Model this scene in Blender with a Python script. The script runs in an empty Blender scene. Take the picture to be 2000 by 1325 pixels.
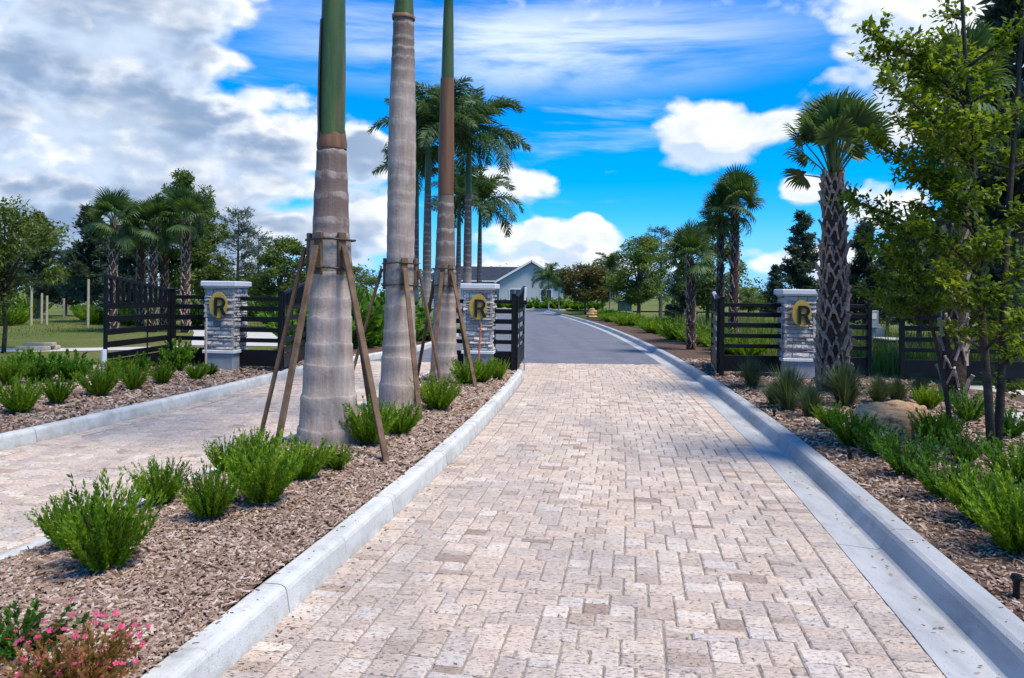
import bpy, bmesh, math, random
import numpy as np
from mathutils import Matrix, Vector, noise as mnoise

random.seed(7)
rng = np.random.default_rng(7)
PI = math.pi
R = math.radians
sc = bpy.context.scene
COL = sc.collection

# ------------------------------------------------------------------ camera
EYE = 1.75                      # metres above the drive
FPX = 1500.0                    # focal length in photo pixels (2000 px wide)
ROLL = R(0.72)
cam_data = bpy.data.cameras.new('camera')
cam_data.sensor_width = 36.0
cam_data.lens = 36.0 * FPX / 2000.0
cam_data.shift_y = -87.5 / 2000.0
cam_data.clip_start = 0.05
cam_data.clip_end = 3000
cam = bpy.data.objects.new('camera', cam_data)
COL.objects.link(cam)
cam.matrix_world = Matrix.Translation((0, 0, EYE)) @ Matrix.Rotation(PI / 2, 4, 'X') @ Matrix.Rotation(ROLL, 4, 'Z')
sc.camera = cam

# ------------------------------------------------------------------ sun, exposure
SUN_EL, SUN_AZ = R(63), R(126)           # azimuth clockwise from +Y
to_sun = Vector((math.cos(SUN_EL) * math.sin(SUN_AZ), math.cos(SUN_EL) * math.cos(SUN_AZ), math.sin(SUN_EL)))
sun_data = bpy.data.lights.new('sun', 'SUN')
sun_data.energy = 2.75
sun_data.angle = R(18)
sun_data.color = (1.0, 0.92, 0.80)
sun = bpy.data.objects.new('sun', sun_data)
COL.objects.link(sun)
sun.rotation_euler = to_sun.to_track_quat('Z', 'Y').to_euler()
sc.view_settings.view_transform = 'Standard'
sc.view_settings.look = 'None'
sc.view_settings.exposure = 0.92
sc.view_settings.gamma = 1.0
sc.view_settings.use_curve_mapping = False
sc.cycles.max_bounces = 6
sc.cycles.diffuse_bounces = 3
sc.cycles.glossy_bounces = 2
sc.cycles.transmission_bounces = 4
sc.cycles.transparent_max_bounces = 8
sc.cycles.use_denoising = True


# ------------------------------------------------------------------ node helper
class NT:
    def __init__(self, tree):
        self.t = tree

    def n(self, typ, **kw):
        nd = self.t.nodes.new(typ)
        for k, v in kw.items():
            setattr(nd, k, v)
        return nd

    def put(self, sock, v):
        if isinstance(v, bpy.types.NodeSocket):
            self.t.links.new(v, sock)
        elif v is not None:
            sock.default_value = v

    def math(self, op, a, b=None, c=None, clamp=False):
        nd = self.n('ShaderNodeMath', operation=op, use_clamp=clamp)
        self.put(nd.inputs[0], a)
        self.put(nd.inputs[1], b)
        self.put(nd.inputs[2], c)
        return nd.outputs[0]

    def vec(self, op, a, b=None, c=None):
        nd = self.n('ShaderNodeVectorMath', operation=op)
        self.put(nd.inputs[0], a)
        if op == 'SCALE':
            self.put(nd.inputs[3], b)
        else:
            self.put(nd.inputs[1], b)
        self.put(nd.inputs[2], c)
        return nd.outputs[1] if op in ('LENGTH', 'DISTANCE', 'DOT_PRODUCT') else nd.outputs[0]

    def noise(self, v, scale, detail=4, rough=.55, lac=2.0, dist=0.0, out=0):
        nd = self.n('ShaderNodeTexNoise')
        self.put(nd.inputs['Vector'], v)
        self.put(nd.inputs['Scale'], scale)
        self.put(nd.inputs['Detail'], detail)
        self.put(nd.inputs['Roughness'], rough)
        self.put(nd.inputs['Lacunarity'], lac)
        self.put(nd.inputs['Distortion'], dist)
        return nd.outputs[out]

    def smooth(self, v, a, b, lo=0.0, hi=1.0):
        nd = self.n('ShaderNodeMapRange', interpolation_type='SMOOTHSTEP')
        for i, x in enumerate((v, a, b, lo, hi)):
            self.put(nd.inputs[i], x)
        return nd.outputs[0]

    def mix(self, f, a, b, blend='MIX'):
        nd = self.n('ShaderNodeMix', data_type='RGBA', blend_type=blend)
        self.put(nd.inputs[0], f)
        for s, x in ((nd.inputs[6], a), (nd.inputs[7], b)):
            if isinstance(x, (tuple, list)):
                x = (*x[:3], 1.0)
            self.put(s, x)
        return nd.outputs[2]

    def ramp(self, f, stops, interp='LINEAR'):
        nd = self.n('ShaderNodeValToRGB')
        cr = nd.color_ramp
        cr.interpolation = interp
        while len(cr.elements) < len(stops):
            cr.elements.new(0.5)
        for e, (p, c) in zip(cr.elements, stops):
            e.position = p
            e.color = (*c[:3], 1.0)
        self.put(nd.inputs[0], f)
        return nd.outputs[0]


# ------------------------------------------------------------------ world: blue sky with cumulus and high veil cloud
def px_dir(px, py):
    v = Vector(((px - 1000) / FPX, 1.0, (575 - py + (px - 1000) * math.sin(ROLL)) / FPX))
    return v.normalized()


world = bpy.data.worlds.new('World')
sc.world = world
world.use_nodes = True
wt = world.node_tree
wt.nodes.clear()
W = NT(wt)


def cloud_field_group():
    g = bpy.data.node_groups.new('cloud_field', 'ShaderNodeTree')
    g.interface.new_socket('Vector', in_out='INPUT', socket_type='NodeSocketVector')
    g.interface.new_socket('Value', in_out='OUTPUT', socket_type='NodeSocketFloat')
    G = NT(g)
    gi, go = G.n('NodeGroupInput'), G.n('NodeGroupOutput')
    D = gi.outputs[0]
    wv = G.noise(D, 9.0, 2, .5, out=1)
    wv = G.vec('SUBTRACT', wv, (.5, .5, .5))
    Dw = G.vec('MULTIPLY_ADD', wv, (.045, .045, .03), D)
    S = G.vec('MULTIPLY', Dw, (1.0, 1.0, 1.75))
    n = G.noise(S, 4.8, 8, .57, 2.2)
    vo = G.n('ShaderNodeTexVoronoi', feature='F1')
    G.put(vo.inputs['Vector'], S)
    G.put(vo.inputs['Scale'], 13.0)
    G.put(vo.inputs['Detail'], 2.0)
    G.put(vo.inputs['Roughness'], .55)
    puff = G.math('MULTIPLY_ADD', vo.outputs['Distance'], -.34, .13)
    F = G.math('ADD', G.math('MULTIPLY_ADD', n, 1.0, -.5), puff)
    big = G.noise(S, 1.55, 2, .5)
    F = G.math('ADD', F, G.math('MULTIPLY_ADD', big, .9, -.41))
    # where the cloud banks and the blue gaps of this sky stand
    for px, py, rx, ry, w in CLOUDS:
        c = px_dir(px, py)
        q = G.vec('SUBTRACT', D, tuple(c))
        q = G.vec('MULTIPLY', q, (FPX / rx, min(FPX / rx, 4.0), FPX / ry))
        l = G.vec('LENGTH', q)
        b = G.smooth(l, 1.0, 0.0, 0.0, w)
        F = G.math('ADD', F, b)
    sz = G.n('ShaderNodeSeparateXYZ')
    G.put(sz.inputs[0], D)
    F = G.math('ADD', F, G.smooth(sz.outputs[2], .105, .03, 0.0, .08))
    G.put(go.inputs[0], F)
    return g


CLOUDS = [
    (60, 130, 700, 420, .46), (440, 330, 380, 210, .34), (150, 500, 700, 210, .42), (330, -10, 330, 110, .34),
    (640, 60, 190, 110, -.70), (500, 75, 130, 50, -.50), (470, 165, 150, 60, -.24), (560, 400, 110, 40, -.36), (1150, 425, 48, 34, .40), (1055, 440, 44, 26, .36), (1360, 255, 165, 115, .74), (1305, 190, 50, 45, .2), (1525, 245, 70, 55, .46), (1575, 375, 85, 50, .54),
    (1800, 80, 330, 170, .46), (1765, 240, 110, 80, .46), (1750, 410, 150, 75, .44),
    (1010, 360, 120, 70, .42), (985, 455, 120, 50, .30), (715, 300, 85, 85, .46), (690, 450, 170, 110, .46),
    (1135, 465, 120, 75, .46), (1100, 525, 330, 40, .30), (1500, 500, 170, 50, .40),
    (1180, 210, 320, 170, -.60), (1490, 120, 270, 110, -.60), (1470, 420, 170, 90, -.50), (1240, 400, 190, 90, -.52), (860, 420, 120, 160, -.25),
    (900, 120, 340, 210, -.46),
]
geo = W.n('ShaderNodeTexCoord')
D = W.vec('NORMALIZE', geo.outputs['Generated'])
sep = W.n('ShaderNodeSeparateXYZ')
W.put(sep.inputs[0], D)
sky = W.n('ShaderNodeTexSky', sky_type='NISHITA')
sky.sun_disc = False
sky.sun_elevation = SUN_EL
sky.sun_rotation = SUN_AZ
sky.altitude = 0
sky.air_density = 1.0
sky.dust_density = 0.35
sky.ozone_density = 4.0
hs = W.n('ShaderNodeHueSaturation')
hs.inputs['Hue'].default_value = .497
hs.inputs['Saturation'].default_value = 1.2
hs.inputs['Value'].default_value = 1.0
W.put(hs.inputs['Color'], W.mix(1.0, sky.outputs[0], (.38, .66, 1.02), 'MULTIPLY'))
SKY_STRENGTH = 0.12
fg = cloud_field_group()
f0 = W.n('ShaderNodeGroup', node_tree=fg)
W.put(f0.inputs[0], D)
f1 = W.n('ShaderNodeGroup', node_tree=fg)
W.put(f1.inputs[0], W.vec('ADD', D, (.012, .004, .028)))
F0, F1 = f0.outputs[0], f1.outputs[0]
alpha = W.smooth(F0, -.045, .19)
lit = W.smooth(W.math('SUBTRACT', F0, F1), -.09, .13)
bank = W.smooth(W.vec('LENGTH', W.vec('MULTIPLY', W.vec('SUBTRACT', D, tuple(px_dir(60, 260))), (FPX / 900, 1.0, FPX / 520))), 1.0, .45, .12, 1.0)
thick = W.math('MULTIPLY', W.smooth(F0, .12, .62), bank)
K = 1.0 / SKY_STRENGTH
white = tuple(c * K for c in (.585, .595, .615))
grey = tuple(c * K for c in (.22, .285, .385))
mid = tuple(c * K for c in (.36, .435, .55))
shade = W.mix(thick, mid, grey)
lit2 = W.math('MULTIPLY', lit, W.math('MULTIPLY_ADD', W.smooth(F0, .18, .62, .0, -.5), bank, 1.0))
lit2 = W.math('MULTIPLY', lit2, W.smooth(W.noise(W.vec('MULTIPLY', D, (1.0, 1.0, 1.5)), 24.0, 5, .6), .34, .60, .50, 1.0))
ccol = W.mix(lit2, shade, white)
under = W.noise(W.vec('MULTIPLY', D, (1.0, 1.0, 2.9)), 3.4, 4, .55)
dark = W.math('MULTIPLY', W.math('MULTIPLY', W.smooth(under, .39, .54), W.smooth(F0, .18, .45, 0.0, .95)), bank)
ccol = W.mix(dark, ccol, tuple(c * K for c in (.145, .215, .335)))
# high thin veil, streaked along a rising line
mp = W.n('ShaderNodeMapping')
mp.inputs['Rotation'].default_value = (0, R(17), 0)
mp.inputs['Scale'].default_value = (2.3, 2.3, 15.0)
W.put(mp.inputs['Vector'], D)
ci = W.noise(mp.outputs[0], 1.0, 7, .60, dist=.35)
q = W.vec('SUBTRACT', D, tuple(px_dir(1010, 90)))
mq = W.n('ShaderNodeMapping')
mq.inputs['Rotation'].default_value = (0, R(15), 0)
mq.inputs['Scale'].default_value = (FPX / 720, .6, FPX / 115)
W.put(mq.inputs['Vector'], q)
veil = W.smooth(W.vec('LENGTH', mq.outputs[0]), 1.0, .1)
ca2 = W.math('MULTIPLY', veil, W.smooth(ci, .36, .62))
ca = W.math('MULTIPLY', W.smooth(ci, .56, .76), W.smooth(sep.outputs[2], .02, .12, 0.0, .6))
ca = W.math('MULTIPLY', W.math('MAXIMUM', ca, ca2), .86)
base = W.mix(ca, hs.outputs[0], tuple(c * K for c in (.52, .58, .66)))
hor = W.smooth(sep.outputs[2], .11, .0, 0.0, .75)
base = W.mix(hor, base, tuple(c * K for c in (.18, .40, .76)))
up = W.smooth(sep.outputs[2], -.01, .01)
full = W.mix(W.math('MULTIPLY', alpha, up), base, ccol)
bg = W.n('ShaderNodeBackground')
W.put(bg.inputs['Color'], full)
bg.inputs['Strength'].default_value = SKY_STRENGTH
wo = W.n('ShaderNodeOutputWorld')
wt.links.new(bg.outputs[0], wo.inputs['Surface'])
world.cycles.sampling_method = 'MANUAL'
world.cycles.sample_map_resolution = 512


# ------------------------------------------------------------------ survey: photo pixel -> place on the site
def _uv(px, py):
    dx, dy = px - 1000.0, py - 575.0
    c, s = math.cos(ROLL), math.sin(ROLL)
    return dx * c + dy * s, -dx * s + dy * c


def site(px, py, z=0.0):
    """the spot at height z that the photograph shows at a pixel"""
    u, v = _uv(px, py)
    Y = FPX * (EYE - z) / v
    return Vector((u * Y / FPX, Y, z))


def at(px, py, Y):
    """the point at distance Y seen at a pixel"""
    u, v = _uv(px, py)
    return Vector((u * Y / FPX, Y, EYE - v * Y / FPX))


# ------------------------------------------------------------------ materials
def new_mat(name):
    m = bpy.data.materials.new(name)
    m.use_nodes = True
    m.node_tree.nodes.clear()
    return m, NT(m.node_tree)


def finish(m, T, col, rough=.85, bump=None, bump_d=.01, spec=.3, trans=None, metallic=0.0):
    p = T.n('ShaderNodeBsdfPrincipled')
    if isinstance(col, tuple):
        p.inputs['Base Color'].default_value = (*col[:3], 1)
    else:
        T.put(p.inputs['Base Color'], col)
    T.put(p.inputs['Roughness'], rough)
    p.inputs['Specular IOR Level'].default_value = spec
    p.inputs['Metallic'].default_value = metallic
    if bump is not None:
        b = T.n('ShaderNodeBump')
        b.inputs['Strength'].default_value = 1.0
        b.inputs['Distance'].default_value = bump_d
        T.put(b.inputs['Height'], bump)
        T.put(p.inputs['Normal'], b.outputs[0])
    o = T.n('ShaderNodeOutputMaterial')
    sh = p.outputs[0]
    if trans is not None:
        tcol, tf = trans
        tr = T.n('ShaderNodeBsdfTranslucent')
        T.put(tr.inputs['Color'], tcol if not isinstance(tcol, tuple) else (*tcol[:3], 1))
        mx = T.n('ShaderNodeMixShader')
        mx.inputs[0].default_value = tf
        T.t.links.new(sh, mx.inputs[1])
        T.t.links.new(tr.outputs[0], mx.inputs[2])
        sh = mx.outputs[0]
    T.t.links.new(sh, o.inputs['Surface'])
    return m


def tint(T):
    return T.n('ShaderNodeAttribute', attribute_name='tint').outputs['Fac']


def pos(T):
    return T.n('ShaderNodeNewGeometry').outputs['Position']


def objc(T):
    return T.n('ShaderNodeTexCoord').outputs['Object']


def orand(T):
    return T.n('ShaderNodeObjectInfo').outputs['Random']


def plain(name, c1, c2, scale=8, rough=.8, bump=.0, bscale=60, spec=.3, metallic=0.0, world=False, detail=5):
    m, T = new_mat(name)
    P = pos(T) if world else objc(T)
    n = T.noise(P, scale, detail, .6)
    col = T.ramp(n, [(.3, c1), (.7, c2)])
    b = T.noise(P, bscale, 4, .6) if bump else None
    return finish(m, T, col, rough, b, bump or .01, spec, metallic=metallic)


def leafy(name, stops, trans=.35, rough=.5, spec=.35, jitter=.25):
    """foliage: colour runs with the leaf's own tint and a per-plant shift, light passes through"""
    m, T = new_mat(name)
    t = tint(T)
    f = T.math('ADD', t, T.math('MULTIPLY_ADD', orand(T), jitter, -jitter / 2), clamp=True)
    col = T.ramp(f, stops)
    tc = T.mix(1.0, col, (1.5, 1.45, .55), 'MULTIPLY')
    return finish(m, T, col, rough, spec=spec, trans=(tc, trans))


M = {}


def make_materials():
    # pavers
    m, T = new_mat('paver_stone')
    P = pos(T)
    t = tint(T)
    col = T.ramp(t, [(0.0, (.36, .275, .225)), (.10, (.55, .46, .385)), (.30, (.66, .56, .475)), (.46, (.62, .50, .41)), (.6, (.54, .45, .395)),
                     (.76, (.50, .43, .385)), (.88, (.72, .63, .545)), (1.0, (.55, .50, .47))])
    st = T.noise(P, .55, 3, .6)
    col = T.mix(T.smooth(st, .46, .66, 0, .45), col, (.44, .40, .375))
    mo = T.noise(P, 26, 6, .68)
    col = T.mix(1.0, col, T.ramp(mo, [(.25, (.72, .70, .68)), (.5, (.98, .98, .97)), (.72, (1.12, 1.11, 1.10))]), 'MULTIPLY')
    S = T.vec('MULTIPLY', P, (1.0, 2.6, 1.0))
    pit = T.noise(S, 34, 5, .65)
    col = T.mix(T.smooth(pit, .41, .31, 0, .34), col, (.24, .20, .17))
    wear = T.noise(T.vec('MULTIPLY', P, (1.7, .16, 1)), 1.0, 4, .6)
    col = T.mix(T.smooth(wear, .50, .66, 0, .38), col, (.33, .295, .27))
    hgt = T.math('ADD', T.noise(S, 15, 6, .70), T.math('MULTIPLY', T.smooth(pit, .44, .30), -.7))
    col = T.mix(1.0, col, (1.05, 1.0, .93), 'MULTIPLY')
    M['paver'] = finish(m, T, col, .86, hgt, .016, .25)
    m, T = new_mat('joint_sand')
    P = pos(T)
    M['joint'] = finish(m, T, T.ramp(T.noise(P, 40, 5, .6), [(.3, (.20, .17, .14)), (.7, (.40, .35, .30))]), .95, T.noise(P, 120, 3), .004, .1)
    # concrete kerbs
    m, T = new_mat('kerb_concrete')
    P = pos(T)
    n = T.noise(P, 3.2, 7, .62)
    col = T.ramp(n, [(.28, (.44, .435, .385)), (.5, (.58, .575, .52)), (.72, (.68, .675, .63))])
    sp = T.noise(P, 75, 3, .6)
    col = T.mix(T.smooth(sp, .38, .29, 0, .7), col, (.2, .19, .16))
    gz = T.n('ShaderNodeSeparateXYZ')
    T.put(gz.inputs[0], P)
    low = T.math('MULTIPLY', T.smooth(gz.outputs[2], .09, .0), T.smooth(T.noise(P, 7, 5, .65), .38, .66, 0, .6))
    col = T.mix(low, col, (.34, .31, .24))
    dn = T.noise(T.vec('MULTIPLY', P, (1, 1, .25)), 5.5, 6, .7)
    col = T.mix(T.smooth(dn, .54, .70, 0, .55), col, (.27, .25, .20))
    M['kerb'] = finish(m, T, col, .9, T.math('ADD', T.noise(P, 120, 4, .6), T.math('MULTIPLY', n, 2.0)), .0035, .2)
    m, T = new_mat('gutter_concrete')
    P = pos(T)
    n = T.noise(T.vec('MULTIPLY', P, (2.0, .5, 1)), 2.1, 7, .62)
    col = T.ramp(n, [(.28, (.28, .28, .275)), (.5, (.38, .385, .38)), (.74, (.48, .48, .465))])
    st = T.noise(T.vec('MULTIPLY', P, (3.0, .35, 1)), 1.7, 5, .6)
    col = T.mix(T.smooth(st, .55, .72, 0, .55), col, (.50, .47, .42))
    sp = T.noise(P, 60, 3, .6)
    col = T.mix(T.smooth(sp, .36, .28, 0, .8), col, (.14, .12, .10))
    dn = T.noise(T.vec('MULTIPLY', P, (1.5, .7, 1)), 1.3, 7, .72)
    col = T.mix(T.smooth(dn, .52, .68, 0, .5), col, (.20, .20, .19))
    M['gutter'] = finish(m, T, col, .82, T.noise(P, 110, 4, .6), .003, .3)
    # asphalt
    m, T = new_mat('asphalt')
    P = pos(T)
    n = T.noise(P, 1.3, 6, .6)
    col = T.ramp(n, [(.3, (.155, .16, .18)), (.7, (.215, .22, .24))])
    col = T.mix(T.smooth(T.noise(P, 160, 2), .35, .7), T.mix(1.0, col, (.75, .75, .75), 'MULTIPLY'), col)
    big = T.noise(T.vec('MULTIPLY', P, (1.6, .12, 1)), 1.0, 4, .6)
    col = T.mix(T.smooth(big, .48, .62, 0, .4), col, (.12, .122, .135))
    cr = T.noise(P, .7, 8, .7, dist=1.2)
    col = T.mix(T.smooth(T.math('ABSOLUTE', T.math('SUBTRACT', cr, .5)), .012, .0, 0, .5), col, (.07, .07, .075))
    M['asphalt'] = finish(m, T, col, .85, T.noise(P, 220, 2), .004, .25)
    # mulch soil and chips
    M['mulch_soil'] = plain('mulch_soil', (.055, .034, .024), (.19, .125, .09), 14, .95, .02, 45, .1, world=True, detail=7)
    m, T = new_mat('mulch_chip')
    t = tint(T)
    col = T.ramp(t, [(0, (.06, .036, .025)), (.25, (.18, .112, .076)), (.55, (.33, .23, .168)), (.8, (.46, .345, .27)), (1, (.62, .50, .42))])
    col = T.mix(1.0, col, T.ramp(T.noise(T.vec('MULTIPLY', pos(T), (1, 1, 1)), 130, 3, .6), [(.3, (.6, .58, .56)), (.7, (1.1, 1.1, 1.1))]), 'MULTIPLY')
    M['chip'] = finish(m, T, col, .9, spec=.12)
    # ground
    m, T = new_mat('lawn')
    P = pos(T)
    n = T.noise(P, .16, 6, .62)
    col = T.ramp(n, [(.3, (.10, .135, .030)), (.5, (.15, .18, .048)), (.62, (.20, .19, .075)), (.75, (.29, .24, .15))])
    fi = T.noise(P, 7, 6, .7)
    col = T.mix(1.0, col, T.ramp(fi, [(.3, (.55, .6, .5)), (.7, (1.25, 1.2, 1.15))]), 'MULTIPLY')
    M['lawn'] = finish(m, T, col, .95, T.noise(P, 18, 5, .7), .08, .1)
    M['path'] = plain('path_concrete', (.44, .415, .36), (.56, .535, .48), 2.5, .9, .004, 90, .2, world=True)
    # stone and metal
    m, T = new_mat('ledge_stone')
    P = objc(T)
    t = orand(T)
    col = T.ramp(t, [(0, (.26, .24, .225)), (.25, (.45, .42, .395)), (.5, (.60, .565, .53)), (.7, (.50, .43, .37)), (.85, (.68, .65, .615)), (1, (.37, .345, .325))])
    col = T.mix(1.0, col, T.ramp(T.noise(pos(T), 22, 6, .65), [(.3, (.62, .61, .6)), (.7, (1.12, 1.12, 1.12))]), 'MULTIPLY')
    M['stone'] = finish(m, T, col, .88, T.noise(pos(T), 40, 5, .65), .012, .25)
    M['mortar'] = plain('mortar', (.19, .185, .18), (.29, .28, .27), 20, .95, .005, 60, .1)
    M['stucco'] = plain('grey_stucco', (.27, .29, .31), (.35, .37, .39), 5, .92, .004, 160, .15)
    M['cap'] = plain('cast_stone', (.60, .61, .61), (.72, .72, .71), 6, .85, .003, 90, .2)
    M['black'] = plain('black_metal', (.004, .0045, .005), (.009, .0095, .010), 5, .5, 0, 1, .22)
    M['gold'] = plain('brass_disc', (.40, .27, .045), (.52, .36, .075), 9, .55, .002, 60, .4)
    M['letter'] = plain('letter_black', (.010, .009, .008), (.018, .016, .014), 9, .5)
    M['white'] = plain('white_paint', (.66, .66, .65), (.76, .76, .75), 8, .6)
    M['greymetal'] = plain('grey_metal', (.26, .29, .33), (.36, .39, .43), 6, .5, spec=.4)
    M['greenbox'] = plain('green_enamel', (.018, .055, .045), (.028, .075, .06), 4, .45, spec=.4)
    M['orange'] = plain('orange_stake', (.55, .12, .03), (.66, .17, .05), 9, .6)
    M['yellow'] = plain('yellow_flag', (.75, .58, .02), (.85, .68, .04), 9, .6)
    M['wood'] = plain('brace_timber', (.095, .056, .032), (.215, .135, .08), 7, .85, .004, 50, .2, detail=7)
    M['strap'] = plain('steel_strap', (.02, .018, .018), (.05, .045, .04), 9, .6)
    M['burlap'] = plain('burlap', (.20, .17, .14), (.38, .34, .30), 18, .95, .006, 90, .1)
    M['bark'] = plain('grey_bark', (.075, .06, .045), (.17, .14, .11), 9, .9, .015, 30, .15)
    M['darkbark'] = plain('dark_bark', (.035, .027, .02), (.095, .075, .055), 9, .9, .012, 35, .15)
    M['stake'] = plain('pale_stake', (.38, .31, .21), (.52, .44, .31), 9, .85)
    M['rock'] = None
    m, T = new_mat('boulder_stone')
    P = objc(T)
    n = T.noise(T.vec('MULTIPLY', P, (1, 1, 3.2)), 3.2, 8, .62, dist=.6)
    col = T.ramp(n, [(.30, (.05, .028, .018)), (.42, (.46, .25, .12)), (.52, (.70, .46, .25)), (.62, (.54, .24, .10)), (.74, (.76, .60, .42))])
    M['rock'] = finish(m, T, col, .9, T.noise(T.vec('MULTIPLY', P, (1, 1, 2)), 9, 8, .7), .05, .2)
    # royal palm trunk, crownshaft and old sheath
    for key, (bz0, bz1, bmax) in {'royal': (1.75, 2.5, .85), 'royal_grey': (4.2, 5.0, .8), 'royal_brown': (.6, 2.6, .8)}.items():
      m, T = new_mat('royal_trunk')
      P = objc(T)
      n = T.noise(T.vec('MULTIPLY', P, (1.6, 1.6, .8)), 3.4, 8, .68, dist=.5)
      col = T.ramp(n, [(.26, (.21, .155, .12)), (.42, (.335, .26, .205)), (.6, (.41, .33, .275)), (.76, (.49, .42, .365))])
      gz = T.n('ShaderNodeSeparateXYZ')
      T.put(gz.inputs[0], P)
      col = T.mix(T.smooth(T.math('ADD', gz.outputs[2], T.math('MULTIPLY_ADD', n, 1.2, -.6)), bz0, bz1, 0, bmax), col, (.145, .098, .078))
      tt = tint(T)
      col = T.mix(T.smooth(T.math('MULTIPLY', tt, T.noise(P, 9, 4, .6)), .30, .60, 0, .55), col, (.50, .42, .35))
      fib = T.noise(T.vec('MULTIPLY', P, (30, 30, 2)), 1.0, 4, .6)
      col = T.mix(1.0, col, T.ramp(fib, [(.3, (.82, .82, .82)), (.7, (1.1, 1.1, 1.1))]), 'MULTIPLY')
      M[key] = finish(m, T, col, .85, T.math('ADD', T.noise(P, 30, 5, .65), fib), .006, .2)
    m, T = new_mat('crownshaft_green')
    P = objc(T)
    n = T.noise(T.vec('MULTIPLY', P, (14, 14, 1.2)), 1.0, 5, .6)
    col = T.ramp(n, [(.3, (.036, .062, .010)), (.55, (.062, .100, .015)), (.8, (.13, .145, .028))])
    sk = T.noise(T.vec('MULTIPLY', P, (9, 9, .55)), 1.0, 6, .68)
    col = T.mix(T.smooth(sk, .55, .68, 0, .7), col, (.16, .085, .035))
    sc_ = T.noise(P, 26, 5, .7)
    col = T.mix(T.smooth(sc_, .58, .72, 0, .35), col, (.20, .19, .11))
    M['shaft'] = finish(m, T, col, .38, spec=.45)
    m, T = new_mat('old_sheath')
    n = T.noise(T.vec('MULTIPLY', objc(T), (16, 16, 1.0)), 1.0, 5, .6)
    M['sheath'] = finish(m, T, T.ramp(n, [(.3, (.125, .058, .028)), (.7, (.22, .115, .058))]), .6, spec=.3)
    # sabal trunk
    m, T = new_mat('palm_boot')
    col = T.ramp(T.noise(objc(T), 12, 5, .65), [(.28, (.20, .13, .095)), (.5, (.40, .29, .225)), (.72, (.56, .45, .37))])
    col = T.mix(1.0, col, T.ramp(orand(T), [(0, (.65, .62, .6)), (1, (1.15, 1.12, 1.1))]), 'MULTIPLY')
    M['boot'] = finish(m, T, col, .9, T.noise(objc(T), 60, 4, .6), .008, .15)
    M['fibre'] = plain('trunk_fibre', (.035, .022, .016), (.105, .07, .052), 16, .95, .02, 40, .1)
    # foliage
    M['shrub'] = leafy('shrub_leaf', [(0, (.045, .10, .006)), (.4, (.11, .215, .012)), (.75, (.20, .33, .020)), (1, (.32, .43, .035))], .44)
    M['shrub2'] = leafy('broad_shrub_leaf', [(0, (.04, .10, .01)), (.5, (.11, .24, .022)), (1, (.24, .38, .05))], .42)
    M['fern'] = leafy('fern_leaf', [(0, (.022, .07, .010)), (.5, (.065, .165, .018)), (1, (.16, .30, .03))], .40)
    M['muhly'] = leafy('muhly_blade', [(0, (.03, .055, .026)), (.5, (.062, .098, .048)), (1, (.13, .165, .08))], .3)
    M['tallgrass'] = leafy('tall_grass_blade', [(0, (.05, .09, .016)), (.5, (.12, .175, .03)), (1, (.24, .27, .07))], .38)
    M['royalleaf'] = leafy('royal_frond', [(0, (.024, .055, .016)), (.5, (.056, .11, .032)), (1, (.125, .19, .06))], .36)
    M['fan'] = leafy('sabal_fan', [(0, (.03, .062, .020)), (.5, (.062, .118, .034)), (1, (.15, .21, .068))], .34)
    M['oak'] = leafy('dark_tree_leaf', [(0, (.036, .068, .014)), (.5, (.085, .14, .032)), (1, (.16, .22, .06))], .4)
    M['olive'] = leafy('olive_tree_leaf', [(0, (.03, .048, .008)), (.5, (.075, .115, .018)), (1, (.16, .20, .04))], .38)
    M['nearleaf'] = leafy('near_tree_leaf', [(0, (.035, .068, .005)), (.45, (.095, .155, .010)), (.8, (.18, .24, .020)), (1, (.27, .31, .035))], .5)
    M['rust'] = leafy('rusty_tree_leaf', [(0, (.035, .040, .010)), (.5, (.085, .085, .022)), (1, (.18, .13, .04))], .3)
    M['pine'] = leafy('grey_green_needle', [(0, (.028, .048, .034)), (.5, (.065, .100, .070)), (1, (.13, .17, .12))], .28)
    M['flowerleaf'] = leafy('flower_bush_leaf', [(0, (.09, .085, .014)), (.5, (.30, .17, .05)), (1, (.46, .20, .10))], .4)
    M['petal'] = leafy('pink_petal', [(0, (.55, .03, .10)), (.5, (.72, .06, .20)), (1, (.80, .16, .26))], .3)
    # house
    M['housewall'] = plain('grey_house_stucco', (.46, .45, .425), (.50, .49, .465), 3, .9, .003, 60, .2)
    M['roofing'] = plain('dark_roof_tile', (.018, .024, .034), (.038, .046, .06), 2.5, .8, .02, 8, .25)
    M['glass'] = plain('dark_window', (.03, .04, .05), (.05, .06, .07), 2, .15, spec=.5)


make_materials()


# ------------------------------------------------------------------ mesh helpers
def mesh_np(name, V, F, tint_v=None, smooth=False):
    """V (n,3), F (m,k) all faces of k corners"""
    V = np.asarray(V, dtype=np.float32)
    F = np.asarray(F, dtype=np.int32)
    me = bpy.data.meshes.new(name)
    k = F.shape[1]
    me.vertices.add(len(V))
    me.vertices.foreach_set('co', V.ravel())
    me.loops.add(F.size)
    me.loops.foreach_set('vertex_index', F.ravel())
    me.polygons.add(len(F))
    me.polygons.foreach_set('loop_start', np.arange(0, F.size, k, dtype=np.int32))
    if smooth:
        me.polygons.foreach_set('use_smooth', np.ones(len(F), dtype=bool))
    me.update(calc_edges=True)
    if tint_v is not None:
        a = me.attributes.new('tint', 'FLOAT', 'POINT')
        a.data.foreach_set('value', np.asarray(tint_v, dtype=np.float32))
    return me


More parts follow.
